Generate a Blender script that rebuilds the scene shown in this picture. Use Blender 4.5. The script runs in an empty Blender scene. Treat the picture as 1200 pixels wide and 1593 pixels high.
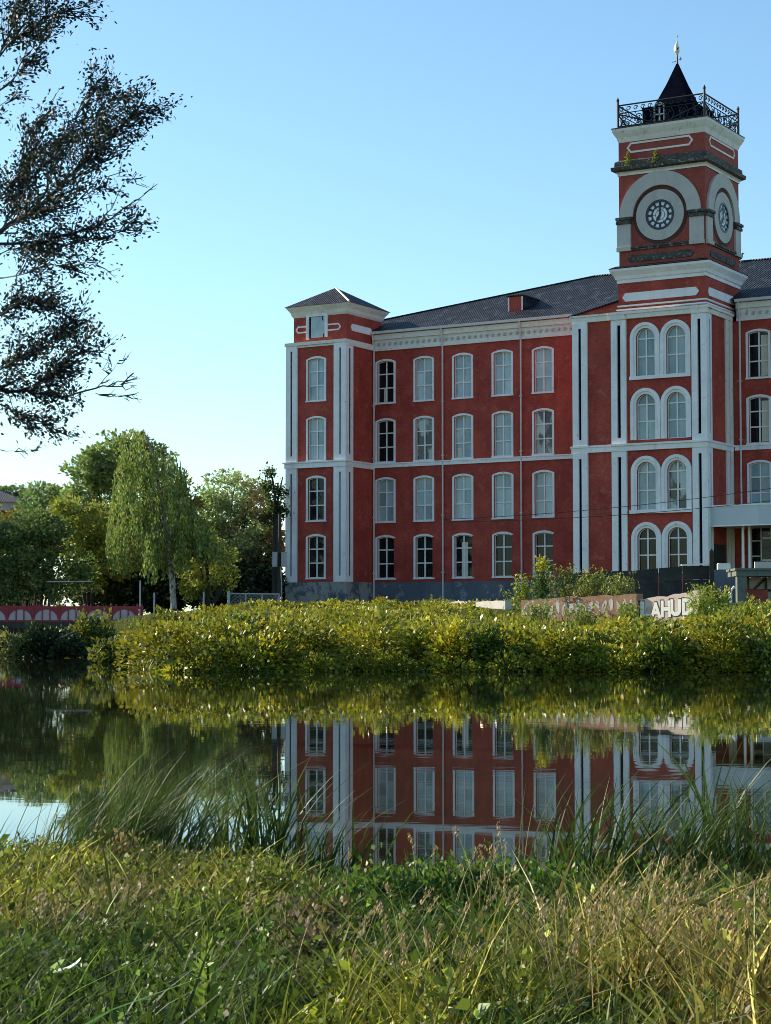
import bpy, math, numpy as np
from mathutils import Vector, Matrix
R = math.radians
rng = np.random.default_rng(7)
sc = bpy.context.scene
COL = sc.collection

# ------------------------------------------------------------------ camera
CAMZ = 0.85; FPX = 3100.0; PITCH = 3.461
cd = bpy.data.cameras.new("camera"); cam = bpy.data.objects.new("camera", cd); COL.objects.link(cam)
cd.sensor_fit = 'HORIZONTAL'; cd.sensor_width = 36; cd.lens = FPX/1200*36
cd.clip_start = 0.1; cd.clip_end = 12000
cam.location = (0, 0, CAMZ); cam.rotation_euler = (R(90+PITCH), 0, 0)
sc.camera = cam

# ------------------------------------------------------------------ sky, sun, exposure
SUN_AZ, SUN_EL = -58.0, 26.0          # degrees clockwise from +Y, above the horizon
w = bpy.data.worlds.new("World"); sc.world = w; w.use_nodes = True
nt = w.node_tree; bg = nt.nodes["Background"]
sky = nt.nodes.new("ShaderNodeTexSky"); sky.sky_type = 'NISHITA'; sky.sun_disc = False
sky.sun_elevation = R(SUN_EL); sky.sun_rotation = R(SUN_AZ)
sky.altitude = 100; sky.air_density = 1.0; sky.dust_density = 0.3; sky.ozone_density = 1.0
_hs = nt.nodes.new("ShaderNodeMix"); _hs.data_type = 'RGBA'; _hs.blend_type = 'MULTIPLY'; _hs.inputs[0].default_value = 1
_hs.inputs[7].default_value = (.575, .71, .75, 1)          # clear cyan summer air
nt.links.new(sky.outputs[0], _hs.inputs[6]); nt.links.new(_hs.outputs[2], bg.inputs[0]); bg.inputs[1].default_value = 0.15
sd = bpy.data.lights.new("sun", 'SUN'); sun = bpy.data.objects.new("sun", sd); COL.objects.link(sun)
sd.energy = 5.0; sd.angle = R(0.5); sd.color = (1.0, 0.87, 0.66)
_a, _e = R(SUN_AZ), R(SUN_EL)
sdir = Vector((math.sin(_a)*math.cos(_e), math.cos(_a)*math.cos(_e), math.sin(_e)))
sun.rotation_euler = sdir.to_track_quat('Z', 'Y').to_euler(); sun.location = sdir*300
sc.view_settings.view_transform = 'Standard'; sc.view_settings.look = 'None'
sc.view_settings.exposure = 0.82; sc.view_settings.gamma = 1.0
sc.render.engine = 'CYCLES'
sc.cycles.filter_width = 0.95; sc.cycles.max_bounces = 6; sc.cycles.transparent_max_bounces = 4

# ------------------------------------------------------------------ materials
def srgb(c): return tuple(c) + (1.0,)
def new_mat(name):
    m = bpy.data.materials.new(name); m.use_nodes = True
    return m, m.node_tree, m.node_tree.nodes["Principled BSDF"]
def mix_col(nt, fac, a, b):
    n = nt.nodes.new("ShaderNodeMix"); n.data_type = 'RGBA'
    if isinstance(fac, (int, float)): n.inputs[0].default_value = fac
    else: nt.links.new(fac, n.inputs[0])
    for i, c in ((6, a), (7, b)):
        if isinstance(c, tuple): n.inputs[i].default_value = c if len(c) == 4 else srgb(c)
        else: nt.links.new(c, n.inputs[i])
    return n.outputs[2]
def noise(nt, scale, detail=4, rough=.6, stretch=None, off=0):
    tc = nt.nodes.new("ShaderNodeTexCoord"); mp = nt.nodes.new("ShaderNodeMapping")
    mp.inputs['Location'].default_value = (off, off*.7, off*.3)
    if stretch: mp.inputs['Scale'].default_value = stretch
    nt.links.new(tc.outputs['Object'], mp.inputs[0])
    n = nt.nodes.new("ShaderNodeTexNoise"); n.inputs['Scale'].default_value = scale
    n.inputs['Detail'].default_value = detail; n.inputs['Roughness'].default_value = rough
    nt.links.new(mp.outputs[0], n.inputs[0]); return n.outputs[0]
def ramp(nt, v, a, b):
    n = nt.nodes.new("ShaderNodeMapRange"); n.inputs[1].default_value = a; n.inputs[2].default_value = b
    nt.links.new(v, n.inputs[0]); return n.outputs[0]
def bump(nt, p, v, strength, dist):
    n = nt.nodes.new("ShaderNodeBump"); n.inputs['Strength'].default_value = strength
    n.inputs['Distance'].default_value = dist; nt.links.new(v, n.inputs['Height']); nt.links.new(n.outputs[0], p.inputs['Normal'])
def painted(name, c1, c2, scale=.6, lo=.35, hi=.7, rough=.8, dirt=None, dlo=.58, dhi=.72, dscale=2.5, bmp=.02, stretch=None, streak=None, fine=0):
    m, nt, p = new_mat(name); p.inputs['Roughness'].default_value = rough
    c = mix_col(nt, ramp(nt, noise(nt, scale, 6, .65, stretch), lo, hi), c1, c2)
    if streak:
        c = mix_col(nt, ramp(nt, noise(nt, 1.6, 4, .6, (1, 1, .12), 9), .55, .85), c, streak)
    if dirt:
        c = mix_col(nt, ramp(nt, noise(nt, dscale, 8, .72, None, 5), dlo, dhi), c, dirt)
    if fine:                              # brick-sized unevenness of the coat
        v = ramp(nt, noise(nt, 3.2, 6, .8, (1, 1, 2.2), 17), .3, .7); g = nt.nodes.new("ShaderNodeMapRange"); g.inputs[3].default_value = 1-fine; g.inputs[4].default_value = 1+fine
        nt.links.new(v, g.inputs[0]); hs = nt.nodes.new("ShaderNodeHueSaturation"); nt.links.new(g.outputs[0], hs.inputs['Value']); nt.links.new(c, hs.inputs['Color']); c = hs.outputs[0]
    nt.links.new(c, p.inputs['Base Color'])
    if bmp: bump(nt, p, noise(nt, 9, 5), .5, bmp)
    return m
M = {}
M['red'] = painted('red_painted_brick', (.30, .036, .023), (.43, .064, .037), .5, lo=.40, hi=.62, streak=(.17, .028, .022), dirt=(.45, .115, .078), dlo=.55, dhi=.72, dscale=1.5, fine=.3)
M['red_old'] = painted('weathered_red_brick', (.27, .045, .03), (.35, .07, .045), 1.2, dirt=(.30, .14, .11), dlo=.6, dhi=.75, streak=(.10, .03, .025), fine=.3)
M['brick_dark'] = painted('dark_ring_brick', (.06, .02, .016), (.11, .035, .026), 2)  # darker brick tone for the ring round the clock
M['white'] = painted('white_lime_paint', (.82, .79, .79), (.90, .87, .86), .8, lo=.42, hi=.6, dirt=(.40, .36, .32), dlo=.60, dhi=.72, dscale=3, streak=(.60, .56, .52))
M['white_dirty'] = painted('dirty_white_plaster', (.74, .69, .61), (.85, .80, .73), 1.0, dirt=(.12, .11, .09), dlo=.6, dhi=.68, dscale=3.2, streak=(.5, .48, .42))
M['stone'] = painted('grey_stone', (.47, .44, .40), (.55, .52, .46), .8, dirt=(.2, .19, .17), dlo=.62, dhi=.75, dscale=2.2, streak=(.34, .35, .33))
M['stone_dark'] = painted('blackened_stone', (.035, .03, .026), (.09, .08, .068), 2.0, dirt=(.36, .34, .30), dlo=.54, dhi=.66, dscale=4.5)
M['groove_shade'] = painted('dark_recess_shade', (.010, .007, .014), (.016, .010, .02), 2, bmp=0); M['groove_shade'].node_tree.nodes['Principled BSDF'].inputs['Specular IOR Level'].default_value = .05  # near-black stands in for the shade inside the deep recesses
M['plinth'] = painted('grey_blue_plinth_render', (.075, .095, .125), (.12, .14, .17), .35, dirt=(.27, .28, .29), dlo=.56, dhi=.64, dscale=1.3, streak=(.05, .06, .08))
M['plinth_patchy'] = painted('patchy_plinth_render', (.07, .085, .11), (.12, .13, .15), .6, dirt=(.30, .30, .29), dlo=.45, dhi=.52, dscale=1.1)
M['iron'] = painted('black_iron', (.012, .012, .016), (.02, .02, .024), 5, rough=.5, bmp=0)
M['lantern'] = painted('dark_lead_sheet', (.004, .005, .012), (.009, .010, .020), 3, rough=.7, dirt=(.28, .26, .27), dlo=.69, dhi=.74, dscale=3)
M['lantern'].node_tree.nodes['Principled BSDF'].inputs['Specular IOR Level'].default_value = 0
M['gold'] = painted('pale_gilded_metal', (.8, .72, .5), (.9, .85, .7), 5, rough=.35, bmp=0); M['gold'].node_tree.nodes["Principled BSDF"].inputs['Metallic'].default_value = .6
M['frame'] = painted('white_window_paint', (.80, .77, .73), (.88, .84, .80), 3, bmp=0, rough=.5)
M['canopy'] = painted('pale_blue_grey_cladding', (.50, .54, .56), (.55, .58, .60), .5, rough=.45, bmp=0)
M['drain'] = painted('pinkish_white_pipe', (.62, .55, .53), (.7, .64, .62), 2, bmp=0)
M['black_tar'] = painted('tarred_board', (.016, .017, .016), (.04, .04, .036), 1.5, dirt=(.09, .085, .07), dlo=.58, dhi=.7)
M['timber'] = painted('green_grey_timber', (.09, .115, .10), (.15, .165, .14), 2, dirt=(.05, .05, .045))
M['concrete'] = painted('pale_concrete', (.42, .40, .35), (.56, .54, .49), 1.2, dirt=(.22, .2, .17), dlo=.55, dhi=.68)
M['ruin'] = painted('rusty_brick_wall', (.26, .12, .07), (.34, .19, .12), 2.2, dirt=(.50, .44, .37), dlo=.58, dhi=.64, dscale=3)
M['graffiti_ground'] = painted('pinkish_wall_paint', (.60, .46, .38), (.68, .55, .48), 2.2, dirt=(.4, .26, .2))
M['spray_white'] = painted('white_spray_paint', (.80, .78, .70), (.86, .84, .78), 3, bmp=0)
M['spray_black'] = painted('black_spray_paint', (.02, .018, .016), (.035, .03, .028), 3, bmp=0)
M['bridge_red'] = painted('bridge_red_paint', (.24, .012, .02), (.31, .02, .03), 2, bmp=0, rough=.5)
M['bridge_white'] = painted('bridge_pale_panel', (.46, .34, .36), (.54, .42, .43), 2, bmp=0)
M['galv'] = painted('galvanised_steel', (.36, .37, .36), (.45, .45, .44), 4, bmp=0, rough=.5)
M['pole_wood'] = painted('dark_pole_wood', (.035, .028, .022), (.06, .05, .04), 3)
M['bark'] = painted('dark_bark', (.022, .018, .014), (.05, .042, .034), 4)
M['birch'] = painted('birch_bark', (.30, .27, .22), (.42, .39, .34), 1.5, dirt=(.03, .026, .022), dlo=.5, dhi=.58, dscale=3)
M['soil'] = painted('dark_bank_soil', (.008, .008, .005), (.02, .018, .010), 2.5, dirt=(.02, .024, .010), bmp=.03)
M['far_ground'] = painted('rough_grass_ground', (.05, .06, .018), (.08, .085, .028), .6, dirt=(.05, .042, .025)); M['far_ground'].node_tree.nodes['Principled BSDF'].inputs['Specular IOR Level'].default_value = 0; M['soil'].node_tree.nodes['Principled BSDF'].inputs['Specular IOR Level'].default_value = 0
M['litter'] = painted('white_plastic', (.75, .75, .72), (.8, .8, .78), 4, bmp=0)
M['bird'] = painted('black_feathers', (.015, .015, .017), (.03, .03, .03), 6, bmp=0)

def slate():
    m, nt, p = new_mat('blue_black_slate'); p.inputs['Roughness'].default_value = .55
    tc = nt.nodes.new("ShaderNodeTexCoord"); mp = nt.nodes.new("ShaderNodeMapping"); nt.links.new(tc.outputs['Object'], mp.inputs[0])
    wv = nt.nodes.new("ShaderNodeTexWave"); wv.wave_type = 'BANDS'; wv.bands_direction = 'X'; wv.inputs['Scale'].default_value = 1.5
    wv.inputs['Distortion'].default_value = .4; nt.links.new(mp.outputs[0], wv.inputs[0])
    wy = nt.nodes.new("ShaderNodeTexWave"); wy.wave_type = 'BANDS'; wy.bands_direction = 'Y'; wy.wave_profile = 'SAW'; wy.inputs['Scale'].default_value = .32
    wy.inputs['Distortion'].default_value = .6; nt.links.new(mp.outputs[0], wy.inputs[0])
    c = mix_col(nt, ramp(nt, noise(nt, .7, 6, .7), .3, .7), (.003, .005, .010), (.012, .018, .030))
    c = mix_col(nt, ramp(nt, noise(nt, 1.6, 8, .8, (1, .45, 1), 3), .52, .60), c, (.045, .055, .072))
    nt.links.new(c, p.inputs['Base Color'])
    ad = nt.nodes.new("ShaderNodeMath"); ad.operation = 'ADD'; nt.links.new(wv.outputs[1], ad.inputs[0]); nt.links.new(wy.outputs[1], ad.inputs[1])
    bump(nt, p, ad.outputs[0], 1.0, .09); p.inputs['Specular IOR Level'].default_value = .2; return m
M['slate'] = slate()

def glass(name, base, base2, rough, lo=.4, hi=.6, spec=.5):
    m, nt, p = new_mat(name); p.inputs['Roughness'].default_value = rough
    c = mix_col(nt, ramp(nt, noise(nt, .9, 5, .6, (1, 1, .6)), lo, hi), base, base2)
    at_ = nt.nodes.new("ShaderNodeAttribute"); at_.attribute_name = 'col'
    mm = nt.nodes.new("ShaderNodeMix"); mm.data_type = 'RGBA'; mm.blend_type = 'MULTIPLY'; mm.inputs[0].default_value = 1
    nt.links.new(c, mm.inputs[6]); nt.links.new(at_.outputs[0], mm.inputs[7])
    nt.links.new(mm.outputs[2], p.inputs['Base Color']); p.inputs['Specular IOR Level'].default_value = spec
    bump(nt, p, noise(nt, .8, 2), .2, .02); return m
def shade_faces(me, amt=.0):
    a = me.attributes.new('col', 'FLOAT_COLOR', 'CORNER'); c = np.ones((len(me.loops), 4), dtype=np.float32)
    for pl_ in me.polygons:
        v = math.exp(rng.normal(0, amt)) if amt else 1.0
        for li in pl_.loop_indices: c[li, :3] = (v, v*(1+rng.normal(0, .015)), v*(1+rng.normal(0, .02)))
    a.data.foreach_set('color', c.ravel())
M['pane_pale'] = glass('pale_reflection_glass', (.33, .42, .44), (.43, .52, .53), .12)  # whitened look and sky reflection both put into the pane colour
M['pane_dark'] = glass('dark_glass', (.006, .007, .009), (.016, .018, .02), .03, spec=.28)
M['pane_mid'] = glass('half_reflection_glass', (.26, .35, .38), (.42, .50, .51), .1)  # part of the sky reflection mixed into the colour
M['pane_teal'] = glass('teal_reflection_glass', (.21, .31, .32), (.31, .40, .39), .06)  # teal of the reflected sky carried in the base colour
M['pane_patchy'] = glass('patchy_reflection_glass', (.03, .035, .035), (.38, .44, .42), .1, .46, .54)  # noise patches paint reflected trees and sky onto the glass
M['curtain'] = painted('pale_curtain', (.6, .55, .42), (.7, .66, .55), 3, bmp=0)
M['dial_white'] = painted('white_dial_enamel', (.74, .76, .78), (.8, .82, .82), 2, bmp=0, rough=.3)
M['dial_blue'] = painted('blue_black_dial_ring', (.008, .014, .026), (.014, .022, .04), 3, bmp=0, rough=.4)

def leafy(name, transl=.35, rough=.5, tint=(.20, .34, .04), spec=.35):
    m, nt, p = new_mat(name); p.inputs['Roughness'].default_value = rough
    p.inputs['Specular IOR Level'].default_value = spec
    at = nt.nodes.new("ShaderNodeAttribute"); at.attribute_name = 'col'
    nt.links.new(at.outputs[0], p.inputs['Base Color'])
    tr = nt.nodes.new("ShaderNodeBsdfTranslucent"); mx = nt.nodes.new("ShaderNodeMixShader"); mx.inputs[0].default_value = transl
    tc = mix_col(nt, .35, at.outputs[0], tint); nt.links.new(tc, tr.inputs[0])
    nt.links.new(p.outputs[0], mx.inputs[1]); nt.links.new(tr.outputs[0], mx.inputs[2])
    nt.links.new(mx.outputs[0], nt.nodes["Material Output"].inputs[0]); return m
M['leaf'] = leafy('leaf', .34)
M['leaf_sun'] = leafy('sunlit_leaf', .30, .40, (.50, .46, .015))  # lit copy of leaf, sun-yellow put into its tint
M['leaf_shade'] = leafy('shaded_leaf', .05, .6)  # shaded copy of leaf, shade put in as low translucency
M['grass'] = leafy('grass_blade', .25, .55, spec=.12)
M['reed'] = leafy('reed_blade', .2, .5, spec=.18)

def water_mat():
    m, nt, p = new_mat('pond_water')
    p.inputs['Base Color'].default_value = (.012, .016, .008, 1); p.inputs['Roughness'].default_value = .015
    p.inputs['IOR'].default_value = 1.333; p.inputs['Specular IOR Level'].default_value = .5
    tc = nt.nodes.new("ShaderNodeTexCoord"); mp = nt.nodes.new("ShaderNodeMapping"); mp.inputs['Scale'].default_value = (.8, 1.6, 1)
    nt.links.new(tc.outputs['Object'], mp.inputs[0])
    n1 = nt.nodes.new("ShaderNodeTexNoise"); n1.inputs['Scale'].default_value = 2.2; n1.inputs['Detail'].default_value = 3; nt.links.new(mp.outputs[0], n1.inputs[0])
    n2 = nt.nodes.new("ShaderNodeTexNoise"); n2.inputs['Scale'].default_value = .16; n2.inputs['Detail'].default_value = 2; nt.links.new(mp.outputs[0], n2.inputs[0])
    mu = nt.nodes.new("ShaderNodeMath"); mu.operation = 'MULTIPLY'; nt.links.new(n1.outputs[0], mu.inputs[0]); nt.links.new(ramp(nt, n2.outputs[0], .35, .7), mu.inputs[1])
    bump(nt, p, mu.outputs[0], 1.0, .0009); return m
M['water'] = water_mat()

# ------------------------------------------------------------------ object helpers
def tag(o, label=None, cat=None, group=None, kind=None):
    for k, v in (('label', label), ('category', cat), ('group', group), ('kind', kind)):
        if v: o[k] = v
    return o
def link(name, me, mat=None, parent=None):
    o = bpy.data.objects.new(name, me); COL.objects.link(o)
    if mat is not None: me.materials.append(mat)
    if parent is not None: o.parent = parent
    return o
def thing(name, loc, label, cat, group=None, rz=0):
    o = bpy.data.objects.new(name, None); COL.objects.link(o); o.location = loc; o.rotation_euler = (0, 0, rz)
    o.empty_display_size = .5
    return tag(o, label, cat, group)
def np_mesh(name, V, F, colors=None):
    """F: (n,k) int array of equal-size faces"""
    me = bpy.data.meshes.new(name); V = np.asarray(V, dtype=np.float32); F = np.asarray(F, dtype=np.int32); n, k = F.shape
    me.vertices.add(len(V)); me.vertices.foreach_set('co', V.ravel())
    me.loops.add(n*k); me.loops.foreach_set('vertex_index', F.ravel())
    me.polygons.add(n); me.polygons.foreach_set('loop_start', np.arange(0, n*k, k, dtype=np.int32))
    me.polygons.foreach_set('loop_total', np.full(n, k, dtype=np.int32))
    if colors is not None:
        a = me.attributes.new('col', 'FLOAT_COLOR', 'POINT')
        c = np.ones((len(V), 4), dtype=np.float32); c[:, :3] = colors; a.data.foreach_set('color', c.ravel())
    me.update(calc_edges=True); return me
class MB:
    """collects faces; .build links them as ONE mesh object"""
    def __init__(s): s.v = []; s.f = []
    def face(s, pts):
        b = len(s.v); s.v += [tuple(p) for p in pts]; s.f.append(tuple(range(b, b+len(pts))))
    def box(s, f, s0, s1, z0, z1, d0, d1):
        c = [f(a, z, d) for d in (d0, d1) for z in (z0, z1) for a in (s0, s1)]
        b = len(s.v); s.v += [tuple(p) for p in c]
        for q in ((4, 5, 7, 6), (1, 0, 2, 3), (0, 4, 6, 2), (5, 1, 3, 7), (6, 7, 3, 2), (0, 1, 5, 4)): s.f.append(tuple(b+i for i in q))
    def wbox(s, x0, x1, y0, y1, z0, z1): s.box(lambda a, z, d: (a, d, z), x0, x1, z0, z1, y1, y0)
    def loft(s, rings, cap=True, close=True):
        b = len(s.v); n = len(rings[0])
        for r in rings: s.v += [tuple(p) for p in r]
        for i in range(len(rings)-1):
            for j in range(n if close else n-1):
                k = (j+1) % n; s.f.append((b+i*n+j, b+i*n+k, b+(i+1)*n+k, b+(i+1)*n+j))
        if cap and close:
            s.f.append(tuple(b+j for j in reversed(range(n)))); e = b+(len(rings)-1)*n; s.f.append(tuple(e+j for j in range(n)))
    def tube(s, pts, rad, n=6):
        pts = [Vector(p) for p in pts]
        if not hasattr(rad, '__len__'): rad = [rad]*len(pts)
        rings = []
        for i, p in enumerate(pts):
            t = (pts[min(i+1, len(pts)-1)]-pts[max(i-1, 0)]); t = t.normalized() if t.length > 1e-9 else Vector((0, 0, 1))
            a = t.orthogonal() if abs(t.z) > .95 else t.cross(Vector((0, 0, 1))); a.normalize(); b = t.cross(a)
            rings.append([p+(a*math.cos(2*math.pi*j/n)+b*math.sin(2*math.pi*j/n))*rad[i] for j in range(n)])
        s.loft(rings)
    def build(s, name, mat, parent=None, off=(0, 0, 0), smooth=False):
        me = bpy.data.meshes.new(name); o3 = Vector(off)
        me.from_pydata([Vector(p)-o3 for p in s.v], [], s.f); me.update()
        if smooth: me.polygons.foreach_set('use_smooth', [True]*len(me.polygons))
        return link(name, me, mat, parent)
_T = R(PITCH)
def at(px, py, Y):
    """world point seen at photo pixel (px, py) at distance Y"""
    a = (px-600)/FPX; b = -(py-796.5)/FPX
    dy = math.cos(_T)-b*math.sin(_T); dz = math.sin(_T)+b*math.cos(_T)
    return Vector((a*Y/dy, Y, CAMZ+dz*Y/dy))

# ------------------------------------------------------------------ terrain and water
SHX = np.array([-400, -60, -40, -34, -24, -22.5, -20.5, -16.5, -13, -11, -9, -7.2, -6.2, -5.6, -4.9, 0, 6, 12, 60, 400.])
SHY = np.array([60, 60, 75, 150, 170, 150, 124, 100, 80, 71, 67, 62, 55, 46, 43.0, 43.6, 43, 42.2, 41, 41.])
def wob(x, y): return .5*np.sin(x*.9+1.3*np.sin(y*.35))+.35*np.sin(y*.8+x*.37)+.25*np.sin(x*2.3+y*1.9)
def far_z(x, y):
    x = np.asarray(x, float); y = np.asarray(y, float)
    t = y-np.interp(x, SHX, SHY)-.35*np.sin(x*1.7)-.2*np.sin(x*4.1)
    z = np.interp(t, [-6, -1, 0, .6, 2, 6, 14, 26, 60, 85], [-1.0, -.4, -.02, .22, .45, .75, 1.2, 1.7, 2.3, 2.42])
    return z+np.clip(t, 0, 3)/3*.06*wob(x, y)
def near_z(x, y):
    x = np.asarray(x, float); y = np.asarray(y, float)
    ys = np.interp(x, [-12, -6.4, -5.0, -3, -1.6, -.9, -.45, -.2, .5, .8, 3], [27, 24, 8.4, 7.7, 7.6, 7.3, 7.2, 6.5, 6.5, 6.9, 7.0])+.10*np.sin(x*5.2+.5)+.05*np.sin(x*13)
    t = ys-y
    z = np.interp(t, [-3, -.5, 0, .4, 1.5, 4.5, 12, 40, 4000], [-.8, -.25, -.01, .03, .05, .10, .35, .8, 1.0])
    return z+.015*wob(x*4, y*4)*np.clip(t, 0, 1)
def grid_obj(name, xs, ys, zf, mat):
    X, Y = np.meshgrid(xs, ys); Z = zf(X, Y); nx, ny = len(xs), len(ys)
    V = np.stack([X.ravel(), Y.ravel(), Z.ravel()], 1)
    i = np.arange(nx*ny).reshape(ny, nx)
    F = np.stack([i[:-1, :-1].ravel(), i[:-1, 1:].ravel(), i[1:, 1:].ravel(), i[1:, :-1].ravel()], 1)
    me = np_mesh(name, V, F); me.polygons.foreach_set('use_smooth', [True]*len(me.polygons))
    o = link(name, me, mat); o['kind'] = 'structure'; return o
grid_obj('far_bank_ground', np.r_[-5000, -1000, -300, -120, np.arange(-60, 50, .5), 80, 200, 1000, 5000], np.r_[np.arange(36, 60, .3), np.arange(60, 180, 1.), 220, 400, 1000, 9000], far_z, M['far_ground'])
grid_obj('near_bank_ground', np.r_[-400, -60, -20, -14, np.arange(-10, -6, .4), np.arange(-6, 6, .12), 20, 60, 400], np.r_[-400, -60, -10, np.arange(0, 10, .12), np.arange(10, 31, .5)], near_z, M['soil'])
wm = MB(); wm.face([(-380, -30, 0), (380, -30, 0), (380, 175, 0), (-380, 175, 0)])
wo = wm.build('pond_water', M['water']); wo['kind'] = 'structure'

# ------------------------------------------------------------------ the mill building (u along the facade, v out of it, z up from the water)
ANG = R(30.7); GZ = 2.3
mill = thing('mill_building', (-0.8916, 142.0, GZ), 'long red brick mill with white trim, slate roof and clock tower above the pond', 'building', rz=-ANG)
OFF = (0, 0, GZ)
def front(v0, u0=0): return lambda s, z, d: (u0+s, -(v0+d), z)
def side(u0, v0): return lambda s, z, d: (u0+d, -(v0-s), z)       # faces +u; s runs back from v0
def part(name, mb, mat, parent=mill): return mb.build(name, M[mat], parent, OFF)

def arch_path(c, z0, a, zs, r, n=14):
    """opening outline from bottom left over the arch to bottom right"""
    Rr = (a*a+r*r)/(2*r); th = math.asin(min(1, a/Rr)) if r <= a else math.pi/2
    if abs(r-a) < 1e-6: th = math.pi/2
    zc = zs+r-Rr
    p = [(c-a, z0)]
    for i in range(n+1):
        t = -th+2*th*i/n; p.append((c+Rr*math.sin(t), zc+Rr*math.cos(t)))
    p.append((c+a, z0)); return p
def wall_cells(mb, f, s0, s1, zlo, zhi, cols, rows, depth=.2):
    """cols: centres; rows: list of (path_fn) giving opening outline per centre with split heights"""
    if not cols:
        mb.face([f(s0, zlo, 0), f(s1, zlo, 0), f(s1, zhi, 0), f(s0, zhi, 0)]); return
    cs = sorted(cols); sp = [s0]+[(a+b)/2 for a, b in zip(cs, cs[1:])]+[s1]
    for k, c in enumerate(cs):
        for (za, zb, fn) in rows:
            p = fn(c); a, b = sp[k], sp[k+1]; h0, h1 = p[0][0], p[-1][0]; hz = p[0][1]
            Q = lambda *q: mb.face([f(x, z, 0) for x, z in q])
            if hz > za: Q((a, za), (b, za), (b, hz), (a, hz))
            Q((a, hz), (h0, hz), (h0, zb), (a, zb)); Q((h1, hz), (b, hz), (b, zb), (h1, zb))
            for (x1, z1), (x2, z2) in zip(p[1:-1], p[2:-1]):
                Q((x1, z1), (x2, z2), (x2, zb), (x1, zb))
            pp = p+[p[0]]
            for (x1, z1), (x2, z2) in zip(pp, pp[1:]):
                mb.face([f(x1, z1, 0), f(x1, z1, -depth), f(x2, z2, -depth), f(x2, z2, 0)])
def ring(mb, f, inner, outer, d0, d1, lo=0, hi=None):
    pi, po = inner[lo:hi], outer[lo:hi]
    F = lambda p, d: f(p[0], p[1], d)
    for i in range(len(pi)-1):
        a, b, c, e = pi[i], pi[i+1], po[i+1], po[i]
        mb.face([F(e, d1), F(c, d1), F(b, d1), F(a, d1)][::-1])
        mb.face([F(e, d0), F(c, d0), F(c, d1), F(e, d1)]); mb.face([F(a, d1), F(b, d1), F(b, d0), F(a, d0)])
    for i in (0, len(pi)-1):
        mb.face([F(pi[i], d0), F(po[i], d0), F(po[i], d1), F(pi[i], d1)])
def window(f, c, inner, outers, bars_z, pane, depth=.2, open_right=False, sill=None, curtain=None, inner_trim=0):
    """one window: trim ring(s) + frame + pane"""
    mb = MB(); prev = inner
    for (o, d1) in outers:
        ring(mb, f, prev, o, -.02, d1, 0, (len(o)-1) if open_right else None); prev = o
    if sill: mb.box(f, c-sill[0], c+sill[0], inner[0][1]-sill[1], inner[0][1], -.05, sill[2])
    wnd = part('window', mb, 'white')
    a0, a1 = inner[0][0], inner[-1][0]; z0 = inner[0][1]; zt = max(p[1] for p in inner)
    fb = MB(); t = .05
    inn = [(c+(x-c)*(1-t/(a1-c)), z if i not in (0, len(inner)-1) else z) for i, (x, z) in enumerate(inner)]
    inn = [(x, z-t if 0 < i < len(inner)-1 else z) for i, (x, z) in enumerate(inn)]
    ring(fb, f, inn, inner, -depth+.03, -depth+.10)
    fb.box(f, c-.048, c+.048, z0+.06, zt-.03, -depth+.03, -depth+.09)
    fb.box(f, a0+.03, a1-.03, z0, z0+.06, -depth+.03, -depth+.10)
    for z in bars_z: fb.box(f, a0+.03, a1-.03, z-.042, z+.042, -depth+.035, -depth+.085)
    part('window_frame', fb, 'frame', wnd)
    pb = MB(); zz = [z0]+sorted(bars_z)
    for sgn in (-1, 1):                                             # six separate lights, each very slightly out of plane
        for q_, za in enumerate(zz):
            xa, xb = (a0, c) if sgn < 0 else (c, a1); tl = rng.normal(0, .006, 2)
            dd = lambda x, z: f(x, z, -depth+.02+tl[0]*(x-c)+tl[1]*(z-za))
            if q_+1 < len(zz): pts = [(xa, za), (xb, za), (xb, zz[q_+1]), (xa, zz[q_+1])]
            else:
                top = [p_ for p_ in inner[1:-1] if p_[1] > za+1e-3 and ((p_[0] <= c+1e-6) if sgn < 0 else (p_[0] >= c-1e-6))]
                if sgn < 0: top = top+([(c, zt)] if abs(top[-1][0]-c) > 1e-3 else [])
                else: top = ([(c, zt)] if abs(top[0][0]-c) > 1e-3 else [])+top
                pts = [(xa, za), (xb, za)]+top[::-1]
            pb.face([dd(x, z) for x, z in pts])
    po = part('pane', pb, pane, wnd); shade_faces(po.data, .16)
    if curtain:
        cb = MB(); cb.box(f, curtain[0], curtain[1], curtain[2], curtain[3], -depth+.022, -depth+.03); part('curtain', cb, 'curtain', wnd)
    return wnd
def pilaster(name, f, s0, s1, g0, g1, z0, z1, d, glo=.42, ghi=.38, mat='white'):
    mb = MB(); za, zb = z0+glo, z1-ghi
    mb.box(f, s0, g0, z0, z1, 0, d); mb.box(f, g1, s1, z0, z1, 0, d)
    mb.box(f, g0, g1, z0, za, 0, d); mb.box(f, g0, g1, zb, z1, 0, d)
    o = part(name, mb, mat)
    gb = MB(); gb.box(f, g0, g1, za, zb, -.3, .006); part('groove_shade', gb, 'groove_shade', o)  # strip sits almost flush; its dark colour plays the recess shade
    return o
def ringbox(mb, u0, u1, v0, v1, prof, cap=True):
    """prof: list of (outward offset, z)"""
    mb.loft([[(u0-d, -(v1+d), z), (u1+d, -(v1+d), z), (u1+d, -(v0-d), z), (u0-d, -(v0-d), z)] for d, z in prof], cap)

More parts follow.
